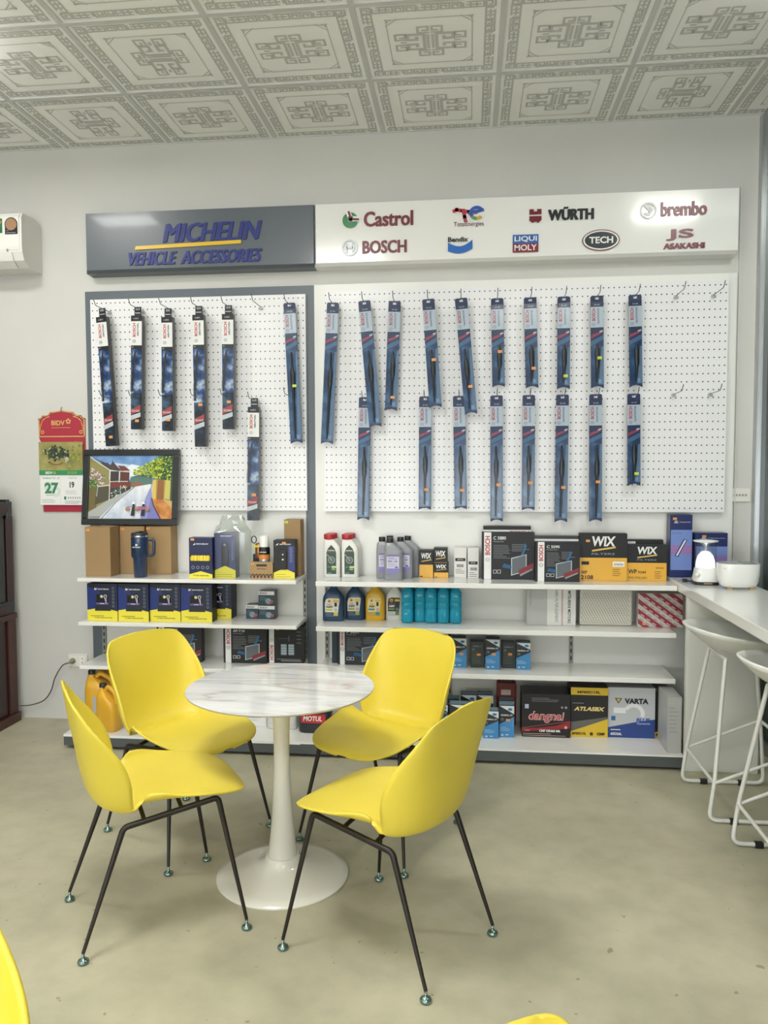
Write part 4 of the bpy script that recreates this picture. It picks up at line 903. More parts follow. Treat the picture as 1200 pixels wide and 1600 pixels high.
def hyu(air):
    def f(b, x0, x1, h):
        w = x1 - x0; t = .76 if air else .70
        b.rect(x0, 0, x1, h, Y1, pm('#18265c', .4)); b.rect(x0 + w * .04, h * (.115 if air else .0), x1, h * t, Y2, pm('#6f86c2', .4))
        b.text('Genuine Parts', x0 + w * .47, h * .878, x1 - w * .08, h * .892, Y2, wht, .01); b.disc(x0 + w * .27, h * .893, .009, Y2, pm('#9fb6a2'), .005); b.rect(x0 + w * .17, h * .868, x0 + w * .37, h * .875, Y2, wht); b.rect(x0 + w * .42, h * .87, x0 + w * .425, h * .905, Y2, wht)
        b.text('Air Filter', x0 + w * .10, h * (.70 if air else .62), x0 + w * .56, h * (.715 if air else .635), Y3, pm('#2c3d80'), .01)
        for i in range(4): z = h * ((.385 if air else .33) + i * (.035 if air else .045)); b.rect(x0 + w * .04, z, x1, z + h * .017, Y3, pm('#b25a8c', .4))
        if air:
            b.poly([(x0 + w * .22, h * .345), (x0 + w * .38, h * .325), (x0 + w * .78, h * .60), (x0 + w * .62, h * .615)], Y4, pm('#2a3358', .4)); b.poly([(x0 + w * .28, h * .35), (x0 + w * .35, h * .343), (x0 + w * .73, h * .594), (x0 + w * .66, h * .60)], -.003, pm('#d6d9e6', .4))
    return f
goods('air_filter_carton', 'tall narrow blue air filter carton under the board corner', 'box', 1.112, -.110, .9055, .113, .330, .075, pm('#1a2656', .3), hyu(True), stick=(.12, .92))
o = goods('air_filter_carton', 'lower wide blue carton behind the glowing white appliance', 'box', 1.262, -.122, .9055, .165, .236, .085, pm('#1a2656', .3), hyu(False), stick=(.22, .90))
# ---- shelf with oil and washer fluid
def oilb(label, x, y, col, pcol, acc, dark=False, w=.0535):
    s = [(0, w * .95, .030, 0, 0), (.005, w, .033, 0, 0), (.115, w, .033, 0, 0), (.135, w * .93, .032, 0, 0), (.155, w * .74, .028, 0, 0), (.172, w * .45, .021, 0, 0), (.182, w * .32, .016, 0, 0), (.196, w * .30, .0155, 0, 0)]
    def lab(q):
        yy = -.0337
        q.poly([(-w * .72, .05), (w * .50, .05), (w * .66, .118), (w * .60, .126), (-w * .3, .128), (-w * .62, .122), (-w * .74, .10)], yy, pm(pcol, .4))
        q.disc(-w * .32, .112, .009, yy - .0006, pm('#e0b02c')); q.disc(-w * .32, .111, .005, yy - .0009, pm('#c0392b')); q.rect(w * .05, .106, w * .62, .118, yy - .0006, pm('#e0bb38')); q.rect(w * .18, .082, w * .40, .104, yy - .0009, blk)
        q.text('Helix', -w * .5, .089, -w * .12, .095, yy - .0006, pm('#b02a2a'), .02); q.text('HX', -w * .62, .074, w * .1, .085, yy - .0006, pm('#2a2420') if not dark else wht, .06, .3)
        q.rect(-w * .66, .058, w * .0, .068, yy - .0006, pm(acc)); q.ring(w * .3, .062, .004, .008, yy - .0006, grt); lines(q, -w * .68, .042, w * .2, 3, .007, grt, .002, yy - .0006); q.rect(w * .1, .03, w * .5, .05, yy - .0006, pm(acc, .5))
    return bottle('engine_oil_bottle', label, x, y, R2, s, col, (.0165, .194, .208, 0, col), lab, 'engine oil bottles on the second right shelf', p=3.6)
oilb('dark blue oil bottle at the left end of the shelf, larger than the next', -.742, -.132, '#22405f', '#d5d3c6', '#b3b94a', w=.059)
oilb('dark blue oil bottle next to the yellow one', -.627, -.090, '#22405f', '#cfcdc0', '#9aa24a')
oilb('yellow oil bottle among the dark blue and white ones', -.514, -.095, '#d8ab2a', '#dccf9a', '#3f8a94')
oilb('white oil bottle with a dark label beside the teal bottles', -.407, -.075, '#dcdcd4', '#2b322c', '#6a8a4a', True, w=.050)
teal = bpy.data.materials.new('teal_liquid_plastic'); teal.use_nodes = True
bb = teal.node_tree.nodes['Principled BSDF']; bb.inputs['Base Color'].default_value = lin('#27a8c8'); bb.inputs['Roughness'].default_value = .12; bb.inputs['Transmission Weight'].default_value = .25; bb.inputs['IOR'].default_value = 1.2; bb.inputs['Coat Weight'].default_value = .4
k = 0
TE = [(-.331, -.148, 'foremost left teal bottle beside the white oil bottle'), (-.264, -.122, 'teal bottle set back, second of the front teal row'), (-.203, -.146, 'teal bottle in the middle of the front teal row'), (-.137, -.143, 'teal bottle fourth of the front teal row'), (-.070, -.140, 'teal bottle at the right end of the front teal row'),
      (-.325, -.066, 'teal bottle in the back row behind the left one'), (-.254, -.055, 'teal bottle in the back row behind the set-back one'), (-.190, -.066, 'teal bottle in the back row behind the middle one'), (-.120, -.066, 'teal bottle in the back row behind the fourth one')]
for x, y, lab in TE:
    s = [(0, .026, .026, 0, 0), (.004, .0315, .0315, 0, 0), (.012, .033, .033, 0, 0), (.070, .033, .033, 0, 0), (.074, .0312, .0312, 0, 0), (.080, .0312, .0312, 0, 0), (.084, .033, .033, 0, 0), (.105, .033, .033, 0, 0), (.109, .0315, .0315, 0, 0), (.115, .0315, .0315, 0, 0), (.119, .033, .033, 0, 0), (.165, .0325, .0325, 0, 0), (.182, .024, .024, 0, 0), (.190, .014, .014, 0, 0), (.198, .0135, .0135, 0, 0)]
    bottle('washer_fluid_bottle', 'clear ' + lab, x, y, R2, s, '', (.0155, .196, .211, 0, '#d9dfe0'), None, 'clear teal washer fluid bottles', p=3.2, mat=teal)
def f(b, x0, x1, h):
    w = x1 - x0; b.rect(x0, 0, x0 + w * .42, h, Y1, pm('#b1b2b0', .4)); b.rect(x0 + w * .42, 0, x1, h, Y1, pm('#dadad6', .4)); b.rect(x0 + w * .71, 0, x0 + w * .74, h, Y2, pm('#b9a09e'))
    b.text('CABIN FILTER ELEMENT', x0 + w * .58, h * .08, x0 + w * .64, h * .96, Y2, pm('#77787a'), .0, rot=-90); b.text('MITSUBISHI MOTORS', x0 + w * .84, h * .06, x0 + w * .90, h * .88, Y2, pm('#2a2a2c'), .02, rot=-90)
    b.rect(x0 + w * .07, h * .5, x0 + w * .085, h * .9, Y2, grt); b.poly([(x0 + w * .84, h * .93), (x0 + w * .87, h * .91), (x0 + w * .90, h * .93), (x0 + w * .87, h * .97)], Y2, pm('#2a2a2c'))
goods('filter_carton', 'grey and white carton with sideways lettering on the second right shelf', 'box', .436, -.166, R2, .256, .212, .06, pm('#c4c4c0', .45), f)
def f(b, x0, x1, h):
    for i in range(19):
        for j in range(14):
            x = x0 + .012 + i * .0138 + (j % 2) * .0069; z = .012 + j * .0128
            if x < x1 - .012 and z < h - .012: b.poly([(x, z), (x + .0032, z), (x - .0028, z + .0100), (x - .0060, z + .0100)], Y1, pm('#7d7b72', .5))
goods('filter_carton', 'pale carton covered in small slanted grey dashes', 'box', .724, -.146, R2, .272, .190, .07, pm('#cfccbf', .5), f, bev=.012)
def f(b, x0, x1, h):
    def clip(pts, k, v, keep):
        out = []
        for (a, c) in zip(pts, pts[1:] + pts[:1]):
            ia, ic = (a[k] >= v) == keep, (c[k] >= v) == keep
            if ia: out.append(a)
            if ia != ic: t = (v - a[k]) / (c[k] - a[k]); out.append((a[0] + t * (c[0] - a[0]), a[1] + t * (c[1] - a[1])))
        return out
    for i in range(-3, 6):
        o = x0 + i * .072; p = [(o, h), (o + .036, h), (o + .036 + h * 1.35, 0), (o + h * 1.35, 0)][::-1]
        p = clip(p, 0, x0 + .001, True)
        if len(p) > 2: p = clip(p, 0, x1 - .001, False)
        if len(p) > 2: b.poly(p, Y1, pm('#96333e', .4))
        for kk in range(9):
            cx, cz = o + .018 + kk * .03 * 1.35 * .74, h - kk * .03 * .74 - .004
            for off, mm_ in ((0, '#d9c4c2'), (.036, '#8d8583')):
                q = [(cx + off - .008, cz + .006), (cx + off - .010, cz + .002), (cx + off + .008, cz - .010), (cx + off + .010, cz - .006)]
                if all(x0 + .002 < a < x1 - .002 and .004 < c < h - .004 for a, c in q): b.poly(q, Y2, pm(mm_, .5))
goods('filter_carton', 'red and white diagonally striped carton beside the counter', 'box', 1.000, -.163, R2, .228, .178, .07, pm('#c6bfba', .45), f, stick=(.1, .06))
# ---- third right shelf
goods('filter_carton', 'black carton with white spine, half hidden behind the back right chair', 'box', -.585, -.180, R3, .254, .205, .05, blk, filt('P 5001', 'Filter', strip=.026, dark='#252b33'), group='black filter cartons')
goods('filter_carton', 'dark blue carton edge beside the white spine on the third right shelf', 'box', -.735, -.150, R3, .030, .200, .08, pm('#1f3040', .35), None)
def bend(dark):
    def f(b, x0, x1, h):
        w = x1 - x0
        if dark:
            b.rect(x0, 0, x1, h, Y1, pm('#2e3634', .45)); b.text('GENERAL CT', x0 + w * .15, h * .80, x1 - w * .15, h * .85, Y2, grt, .02); lines(b, x0 + w * .12, h * .6, x1 - w * .1, 7, h * .07, pm('#5d6663'), .002); b.rect(x0 + w * .1, h * .66, x0 + w * .3, h * .74, Y2, pm('#5d6663'))
        else:
            b.rect(x0, 0, x1, h, Y1, pm('#3f86bd', .4)); b.poly([(x0, h * .40), (x1, h * .64), (x1, h), (x0, h)], Y2, pm('#23282c', .4)); b.poly([(x0, h * .97), (x1, h * .72), (x1, h * .97)], Y3, pm('#d5dadb', .4))
            b.disc(x1 - w * .27, h * .865, w * .15, Y4, pm('#2b78a8'), h * .045, 18); b.text('GENERAL CT', x0 + w * .08, h * .66, x1 - w * .10, h * .71, Y4, wht, .03); lines(b, x0 + w * .08, h * .30, x1 - w * .25, 3, h * .045, pm('#a9cbe0'), .002, Y3); b.rect(x0 + w * .12, h * .04, x0 + w * .28, h * .1, Y3, pm('#a9cbe0')); b.rect(x0 + w * .42, h * .06, x0 + w * .62, h * .1, Y3, pm('#a9cbe0')); b.rect(x0 + w * .1, h * .52, x0 + w * .3, h * .6, Y3, pm('#5c656a'))
    return f
G = 'brake pad cartons'
for x, y, w, h, dk, lab, rz, stc in [(-.118, -.150, .05, .150, False, 'blue and black carton mostly hidden by the back right chair, third right shelf', 0, None), (-.050, -.182, .077, .163, False, 'tall blue and black carton with orange sticker next to the chair back', 0, (.52, .42)), (.048, -.175, .073, .141, True, 'dark charcoal carton left of the taller blue one', 2, (.45, .46)),
                                     (.127, -.206, .076, .166, False, 'blue and white carton standing between two charcoal cartons', -3, (.45, .46)), (.215, -.172, .068, .139, True, 'dark charcoal carton second from the right of its row', 3, (.45, .50)), (.290, -.190, .075, .147, False, 'blue and black carton at the right end of its row, no sticker', 0, None)]:
    goods('brake_pad_carton', lab, 'box', x, y, R3, w, h, .06, pm('#2f4a5c', .45), bend(dk), R(rz), G, stick=stc)
# ---- base shelf right
for x, y, w, h, lab, stc in [(.117, -.328, .078, .148, 'blue and white carton in front of the dark red case, without sticker', None), (.199, -.302, .076, .172, 'blue and white carton with orange sticker right beside the black battery', (.45, .50)),
                             (-.040, -.296, .115, .168, 'wide blue and white carton between the two right chairs', None), (.045, -.285, .05, .16, 'blue carton edge behind the front right chair', None)]:
    goods('brake_pad_carton', lab, 'box', x, y, RB, w, h, .06, pm('#6f8a98', .45), bend(False), 0, G, stick=stc)
for x, y, w, h, dk, lab in [(-.085, -.17, .07, .158, True, 'dark carton top in the back row of the base shelf, left'), (.0, -.16, .085, .182, False, 'blue carton top in the back row of the base shelf, middle'), (.09, -.17, .085, .186, False, 'blue carton top in the back row of the base shelf, beside the red case'), (.205, -.195, .075, .165, False, 'blue carton behind the one with the orange sticker'), (-.135, -.25, .05, .15, False, 'blue carton touching the back right chair on the base shelf')]:
    goods('brake_pad_carton', lab, 'box', x, y, RB, w, h, .07, pm('#55707e', .45), bend(dk), 0, G)
t = thing('tool_case', 'dark red case with a carrying handle behind the blue cartons', 'case', (.207, -.085, RB + .0006))
MB().box(-.052, .052, -.03, .05, 0, .235, '#7a2c24', .008).rect(-.03, .17, .022, .20, -.0308, pm('#c7b3a8')).build('body', t)
MB().tube(rounded([(-.042, .005, .228), (-.03, .005, .265), (.03, .005, .265), (.042, .005, .228)], .015, 5), .006, pm('#5e231d', .4), 10).build('handle', t)
def f(b, x0, x1, h):
    w = x1 - x0; b.rect(x0, 0, x1, h, Y1, pm('#151213', .5)); b.poly([(x0, h * .20), (x0 + w * .3, h * .21), (x0 + w * .7, h * .27), (x1, h * .38), (x1, h * .22), (x0, h * .12)], Y2, pm('#8d2226', .35)); b.poly([(x0, h * .2), (x1, h * .38), (x1, h * .39), (x0, h * .21)], Y3, pm('#b34a48'))
    b.text('dangnai', x0 + w * .14, h * .335, x1 - w * .12, h * .60, Y2, wht, .03, .2); b.text('dangnai', x0 + w * .15, h * .345, x1 - w * .13, h * .59, Y3, pm('#c22a30'), .008, .2)
    b.text('CMF DIN60 MR', x0 + w * .36, h * .12, x1 - w * .2, h * .18, Y3, wht, .04); lines(b, x0 + w * .2, h * .90, x1 - w * .2, 3, h * .035, grt); b.rect(x0 + w * .06, h * .66, x0 + w * .14, h * .76, Y2, pm('#aab4cc')); b.disc(x1 - w * .09, h * .70, .007, Y2, grt); b.disc(x1 - w * .17, h * .70, .006, Y2, grt); lines(b, x0 + w * .02, h * .07, x1 - w * .03, 2, h * .04, pm('#b89a96'), .003); b.rect(x0 + w * .06, h * .14, x0 + w * .16, h * .16, Y3, grt); b.disc(x1 - w * .09, h * .24, .008, Y3, pm('#d9a09a'))
goods('battery_carton', 'black battery carton with red script lettering, left of the yellow and black one', 'box', .403, -.280, RB, .248, .228, .16, pm('#211c1c', .4), f)
def atlas(b, x0, x1, h):
    w = x1 - x0; b.rect(x0, 0, x1, h, Y1, pm('#1a1b1b', .5)); b.rect(x0, h * .85, x1, h, Y2, pm('#c9a92e', .35)); b.text('MF80D19L', x0 + .07 * w + .02, h * .88, x0 + w * .8, h * .935, Y3, pm('#3d3413'), .04)
    b.poly([(x0, 0), (x0 + w, 0), (x0 + w, h * .38), (x0, h * .11)], Y2, pm('#d3b331', .35)); b.poly([(x0, h * .11), (x0 + w, h * .38), (x0 + w, h * .42), (x0, h * .30)], Y3, pm('#5e5d58', .4))
    b.text('ATLASBX', x0 + w * .08, h * .53, x0 + w * .92, h * .615, Y3, pm('#d8c179'), .05, .25); b.rect(x0 + w * .05, h * .68, x0 + w * .35, h * .69, Y3, grt); b.text('MF80D19L', x0 + w * .04, h * .045, x0 + w * .42, h * .10, -.0035, pm('#4a3e14'), .03); b.text('CMF', x0 + w * .7, h * .045, x0 + w * .92, h * .10, -.0035, pm('#2a2410'), .05); b.disc(x0 + w * .56, h * .07, .009, -.0035, pm('#4a3e14'))
goods('battery_carton', 'black and yellow battery carton between the black one and the silver blue one', 'box', .627, -.257, RB, .190, .262, .16, pm('#2a2820', .4), atlas, group='black and yellow battery cartons')
goods('battery_carton', 'black and yellow battery carton partly behind the plain silver box', 'box', 1.002 , -.225, RB, .075, .262, .16, pm('#2a2820', .4), lambda b, x0, x1, h: [b.rect(x0, 0, x1, h, Y1, pm('#1a1b1b', .5)), b.rect(x0, h * .93, x1, h, Y2, pm('#4a4426', .35)), b.text('AT', x0 + .03, h * .53, x1 - .005, h * .615, Y2, pm('#d8c179'), .05, .25), b.poly([(x0, 0), (x1, 0), (x1, h * .18), (x0, h * .10)], Y2, pm('#d3b331', .35)), b.text('MF80', x0 + .008, h * .03, x1 - .008, h * .08, Y3, pm('#4a3e14'), .03)], group='black and yellow battery cartons')
def f(b, x0, x1, h):
    w = x1 - x0; b.rect(x0, 0, x1, h, Y1, pm('#b4b8ba', .35, coat=.2)); b.poly([(x0, 0), (x1, 0), (x1, h * .38), (x0 + w * .6, h * .32), (x0, h * .20)], Y2, pm('#27407f', .35)); b.text('VARTA', x0 + w * .35, h * .68, x1 - w * .14, h * .79, Y2, pm('#20242e'), .06)
    b.poly([(x0 + w * .22, h * .68), (x0 + w * .30, h * .79), (x0 + w * .14, h * .79)], Y2, pm('#2a3350')); b.poly([(x0 + w * .22, h * .71), (x0 + w * .265, h * .775), (x0 + w * .175, h * .775)], Y3, pm('#d9b92c'))
    b.ring(x0 + w * .55, h * .48, .035, .055, Y2, pm('#d9dcdd', .3), a0=-20, a1=150); b.rect(x0 + w * .12, h * .49, x0 + w * .38, h * .60, Y3, pm('#dcdfe0', .3)); b.rect(x0 + w * .07, h * .34, x0 + w * .16, h * .43, Y2, pm('#2c5c9c')); b.text('BLUE', x0 + w * .6, h * .33, x1 - w * .1, h * .40, Y3, pm('#2d4aa0'), .04, .2); b.text('Dynamic', x0 + w * .62, h * .26, x1 - w * .1, h * .315, Y3, pm('#cdd3e4'), .0, .1)
    b.text('65D26L', x0 + w * .06, h * .05, x0 + w * .3, h * .1, Y3, wht, .03); lines(b, x0 + w * .06, h * .15, x0 + w * .4, 1, .01, wht, .004, Y3)
goods('battery_carton', 'silver and dark blue battery carton', 'box', .843, -.246, RB, .238, .264, .16, pm('#a9adb0', .4), f)
goods('silver_carton', 'plain silver carton turned sideways against the counter end', 'box', 1.008, -.450, RB, .068, .280, .19, pm('#b2b3b0', .35, .1), lambda b, x0, x1, h: lines(b, x0 + .008, h * .8, x1 - .012, 7, .02, grt, .003))
# ------------------------------------------------------------------ appliances on the counter
cw = pm('#ecece8', .3, coat=.2)
t = thing('drink_dispenser', 'white countertop appliance with a clear jar and glowing white dome, before the wide blue carton', 'appliance', (1.170, -.345, SL['CT']))
MB().loft([(0, .058, .050, 0, 0), (.004, .060, .052, 0, 0), (.016, .060, .052, 0, 0)], pm('#2b2b2c', .4), 30, 4).build('foot', t)
MB().loft([(.016, .058, .050, .002, 0), (.03, .059, .051, .002, 0), (.078, .050, .044, .002, 0), (.084, .044, .04, .002, 0)], cw, 32, 4).build('base', t)
MB().lathe([(.009, 0), (.011, .002), (.011, .016), (0, .018)], cw, 18).xform(Matrix.Translation((-.050, -.036, .052)) @ Matrix.Rotation(R(90), 4, 'X')).build('knob', t)
MB().box(-.02, .02, -.0535, -.050, .006, .012, pm('#b9a98a', .3, .7)).build('latch', t)
MB().lathe([(.046, .084), (.046, .095), (.044, .115), (.036, .142), (.022, .160), (.008, .166), (0, .1665)], pm('#ffffff', .5, emit=1.1), 32).build('light_dome', t)['label'] = 'glowing white dome'
MB().lathe([(.012, .164), (.008, .180), (.009, .188), (.020, .204), (.026, .210)], clear_film('clear_acrylic', '#eef2f2', .3, .1), 24).build('funnel', t)
MB().lathe([(.052, .084), (.053, .20), (.053, .212)], clear_film('clear_jar', '#f4f7f7', .10, .04), 36).build('jar', t)
MB().lathe([(.030, .206), (.058, .212), (.060, .218), (.030, .221), (.0, .221)], pm('#e2e3e2', .25), 36).build('lid', t)
t = thing('countertop_steamer', 'rounded white appliance with a grey top and small gold feet, nearest on the counter', 'appliance', (1.283, -.478, SL['CT']))
MB().loft([(.010, .070, .046, 0, 0), (.016, .080, .054, 0, 0), (.035, .089, .061, 0, 0), (.075, .0945, .0655, 0, 0), (.118, .0955, .0665, 0, 0), (.122, .0945, .0655, 0, 0)], cw, 44, 3.0).text('smeg', -.084, .098, -.070, .103, -.055, grt).build('body', t)
MB().loft([(.1221, .093, .064, 0, 0), (.1245, .088, .060, 0, 0)], pm('#9ea2a6', .25), 44, 3.0).rect(.0, .0, .001, .001, 0, grt).build('top_panel', t)
MB().box(.010, .070, -.045, .045, .1246, .1262, pm('#5b6166', .2), .0005).build('window', t)
for x in (-.05, .05): MB().box(x - .010, x + .010, -.050, -.034, 0, .012, pm('#c2a77c', .35, .5), .002).build('foot', t)
c = MB().tube(rounded([(1.238, -.318, .912), (1.242, -.30, .930), (1.238, -.28, .960), (1.222, -.25, .945), (1.18, -.245, .9085), (1.12, -.275, .9085), (1.095, -.285, .9115)], .03, 6), .003, pm('#1b1c1d', .45), 8)
c.v = [(x - 1.1, y + .285, z - .9055) for x, y, z in c.v]
o = c.build('power_cord'); o.location = (1.1, -.285, .9055); tag(o, 'black cord and plug lying behind the appliance with the glowing dome', 'cord')
MB().loft([(0, .012, .009, -.012, 0), (.016, .012, .009, -.012, 0)], pm('#1b1c1d', .45), 16, 3).tube([(-.022, -.004, .008), (-.040, -.006, .008)], .002, st, 6).tube([(-.022, .004, .008), (-.040, .002, .008)], .002, st, 6).build('plug', o)

# ------------------------------------------------------------------ wall things
# air conditioner
t = thing('air_conditioner', 'white wall air conditioner at the upper left edge with two stickers', 'air conditioner', (-2.86, 0, 2.615)); acm = pm('#deddd6', .35, coat=.2)
prof = [(0, 0.0), (-.135, 0.0), (-.185, .030), (-.205, .075), (-.208, .12), (-.205, .26), (-.190, .287), (-.09, .292), (-.045, .288), (0, .262)]
MB().prism_x([(y, z) for y, z in prof][::-1], -.40, .398, acm).build('housing', t)
fp = [(-.2085, .085), (-.2125, .105), (-.2125, .262), (-.196, .286), (-.18, .286), (-.18, .085)]
MB().prism_x(fp[::-1], -.40, .385, pm('#e6e5df', .25, coat=.4)).build('front_panel', t)
MB().prism_x([(-.150, .002), (-.190, .032), (-.2075, .072), (-.213, .072), (-.196, .028), (-.152, -.004)], -.36, .34, acm).build('air_louver', t)
q = MB(); q.rect(.225, .16, .290, .255, -.2131, pm('#2f6a45', .35)).rect(.225, .16, .290, .176, -.2137, wht).rect(.23, .228, .285, .244, -.2137, pm('#b98a4a')); lines(q, .232, .212, .28, 3, .009, pm('#a9c9b0'), .003, -.2137); q.build('energy_sticker', t)['label'] = 'green rectangular sticker'
q = MB(); q.rect(.305, .168, .379, .235, -.2131, pm('#20242f', .35)).disc(.342, .222, .038, -.2137, pm('#20242f', .35)).disc(.342, .222, .033, -.2143, pm('#b08a6a', .3, .3)); lines(q, .312, .186, .372, 2, .012, grt, .004, -.2137); q.build('award_sticker', t)['label'] = 'dark sticker with a round gold badge'
MB().rect(.31, .075, .32, .09, -.2132, grt).build('indicator', t)
# calendar
t = thing('wall_calendar', 'red wall calendar showing a green 27, left of the street painting', 'calendar', (-2.365, 0, 1.237)); cred = pm('#a5263a', .45); gold = pm('#d8b06a', .35, .3)
pts = [(-.125, 0), (.140, 0), (.142, .44), (.144, .545), (.128, .548), (.118, .563), (.085, .566), (.07, .582), (.0, .592), (-.07, .582), (-.085, .566), (-.118, .563), (-.128, .548), (-.144, .545), (-.142, .44), (-.140, .43), (-.125, .40)]
q = MB(); q.prism(pts, -.008, -.002, cred)
ou = [(a, c) for a, c in pts[2:15]]
for (a, c), (e, g) in zip(ou[:-1], ou[1:]): q.stroke([(a * .97, c - .003), (e * .97, g - .003)], .007, -.0088, gold)
q.rect(-.142, .437, .142, .443, -.0088, gold)
for sx in (-1, 1):
    q.ring(sx * .118, .466, .006, .011, -.0088, gold, n=10); q.stroke([(sx * .128, .50), (sx * .12, .53), (sx * .10, .548), (sx * .075, .556)], .005, -.0088, gold); q.stroke([(sx * .132, .475), (sx * .128, .51)], .004, -.0088, gold)
q.text('BIDV', -.062, .505, .020, .533, -.0092, gold, .03); q.rect(-.062, .490, .055, .4925, -.0092, gold)
for k in range(5): q.disc(.042 + .011 * math.cos(R(90 + 72 * k)), .528 + .011 * math.sin(R(90 + 72 * k)), .006, -.0092 - k * .0001, gold, n=10)
q.disc(.042, .528, .005, -.010, cred, n=10); q.build('backing_board', t)
q = MB(); q.box(-.138, .130, -.0205, -.008, .215, .408, pm('#8f8d55', .4), .001)
pic = noisy('#77783f', '#a29a5c', 14, .35)
q.rect(-.137, .243, .129, .407, -.0211, pic)
rnd = random.Random(5); dg = [pm('#2b3a2a', .4), pm('#3c4f36', .4), pm('#1f2b22', .4)]
for i in range(110): q.disc(-.028 + max(-.07, min(.07, rnd.gauss(0, .036))), .340 + rnd.gauss(0, .016), rnd.uniform(.005, .010), -.0214 - i * .00001, dg[i % 3], n=7)
for i in range(7): q.disc(-.11 + rnd.random() * .17, .285 + rnd.random() * .10, .0045, -.0228 - i * .00001, pm('#c9cabb', .4), n=9)
for i in range(40): q.disc(.085 + rnd.gauss(0, .022), .335 + rnd.gauss(0, .035), rnd.uniform(.004, .009), -.0214 - i * .00001, pm(['#6f7a2e', '#8d8f3a', '#a79a48'][i % 3], .4), n=7)
q.ring(-.03, .292, .030, .044, -.0226, pm('#8d5a36', .4), a0=190, a1=350, n=14, k=.45); q.disc(.035, .308, .012, -.0226, pm('#b9b39c', .4))
q.rect(-.138, .215, .130, .243, -.0216, pm('#2f8a55', .4)); q.text('BIDV', -.098, .221, -.055, .236, -.0222, wht, .03); q.ring(-.043, .229, .004, .008, -.0222, pm('#cda24a'), n=10)
for i in range(3): q.ring(.045 + i * .02, .229, .004, .008, -.0222, pm('#8fae4a'), n=10)
q.build('picture_sheet', t)
q = MB(); q.box(-.136, .131, -.0185, -.008, .040, .215, pm('#e9e9e6', .5), .001); gn = pm('#3f8058', .45)
q.text('27', -.108, .105, -.022, .172, -.0192, gn, .05); q.text('19', .046, .140, .075, .176, -.0192, pm('#2f3033', .45), .04); q.text('THÁNG TƯ  27', -.12, .192, -.015, .204, -.0192, pm('#5a5a58'), .01); q.text('THỨ TƯ', .04, .193, .09, .203, -.0192, pm('#5a5a58'), .01)
q.ring(-.04, .118, .012, .03, -.0189, pm('#cfe0d4', .5)); q.disc(-.085, .15, .03, -.0188, pm('#d3e2d8', .5)); q.rect(-.012, .05, -.010, .205, -.0192, pm('#d5d5d2'))
lines(q, -.10, .096, -.03, 1, .008, grt, .003, -.0192); lines(q, -.125, .070, -.02, 3, .008, grt, .002, -.0192, 3); lines(q, .02, .122, .118, 3, .008, grt, .0015, -.0192, 4); lines(q, .015, .062, .122, 3, .007, pm('#77787a'), .002, -.0192, 6)
q.rect(.010, .072, .024, .090, -.0192, gn); [q.rect(.034 + i * .014, .076, .040 + i * .014, .088, -.0192, pm('#8d8f8d')) for i in range(6)]
q.build('date_pad', t)
MB().tube(rounded([(0, -.001, .612), (0, -.012, .600), (0, -.010, .585)], .006, 4), .002, chrome, 6).build('hanging_nail', t)
# street painting on the cartons
t = thing('framed_painting', 'black-framed painting of a village street leaning on the brown cartons', 'painting', (-1.911, -.125, 1.1685)); t.rotation_euler = (R(-7.2), 0, R(0))
Wp, Hp, fr = .568, .432, .036
q = MB(); fbk = pm('#14191d', .28, coat=.3)
for (x0, x1, z0, z1) in ((-Wp / 2, Wp / 2, 0, fr), (-Wp / 2, Wp / 2, Hp - fr, Hp), (-Wp / 2, -Wp / 2 + fr, fr, Hp - fr), (Wp / 2 - fr, Wp / 2, fr, Hp - fr)): q.box(x0, x1, -.012, .012, z0, z1, fbk, .004)
q.build('frame', t)
q = MB(); cw_, ch_ = Wp - 2 * fr + .006, Hp - 2 * fr + .006
q.box(-cw_ / 2, cw_ / 2, -.002, .004, fr - .003, Hp - fr + .003, pm('#c9c3b4', .6))
ly = [-.0022]
def C_(u, v): return (-cw_ / 2 + u * cw_, fr - .003 + v * ch_)
def PP(pts, col):
    ly[0] -= .000022; q.poly([C_(*p) for p in pts], ly[0], pm(col, .5) if isinstance(col, str) else col)
def CC(pts, col): 
    a = sum(pts[i][0] * pts[(i + 1) % len(pts)][1] - pts[(i + 1) % len(pts)][0] * pts[i][1] for i in range(len(pts)))
    PP(pts if a > 0 else pts[::-1], col)
def LN(pts, w, col):
    ly[0] -= .000022; q.stroke([C_(*p) for p in pts], w, ly[0], pm(col, .5))
CC([(0, .55), (1, .55), (1, 1), (0, 1)], noisy('#4d78b4', '#7fa4d0', 9, .5)); CC([(0, .62), (.75, .62), (.75, .78), (.55, .84), (.3, .88), (.1, .84)], '#b9cfe4'); CC([(.35, .68), (.72, .66), (.7, .8), (.5, .86)], '#dfe6ea')
CC([(.46, .5), (.75, .5), (.75, .68), (.62, .7), (.5, .66)], '#54756e'); CC([(.5, .51), (.64, .51), (.62, .58), (.52, .58)], '#8d5b4c')
CC([(.13, 0), (.86, 0), (.76, .32), (.74, .55), (.56, .51), (.5, .49), (.30, .24)], noisy('#aebdd0', '#e4e6ea', 12, .5)); CC([(.62, 0), (.86, 0), (.76, .32), (.74, .52), (.68, .34)], '#8f93c6'); CC([(.70, 0), (.86, 0), (.77, .30), (.74, .36)], '#7a7ab8')
CC([(0, 0), (.13, 0), (.30, .24), (.52, .5), (.44, .45), (.24, .30), (0, .12)], '#a9aca8'); LN([(.16, 0), (.32, .25), (.54, .5)], .004, '#4c5258')
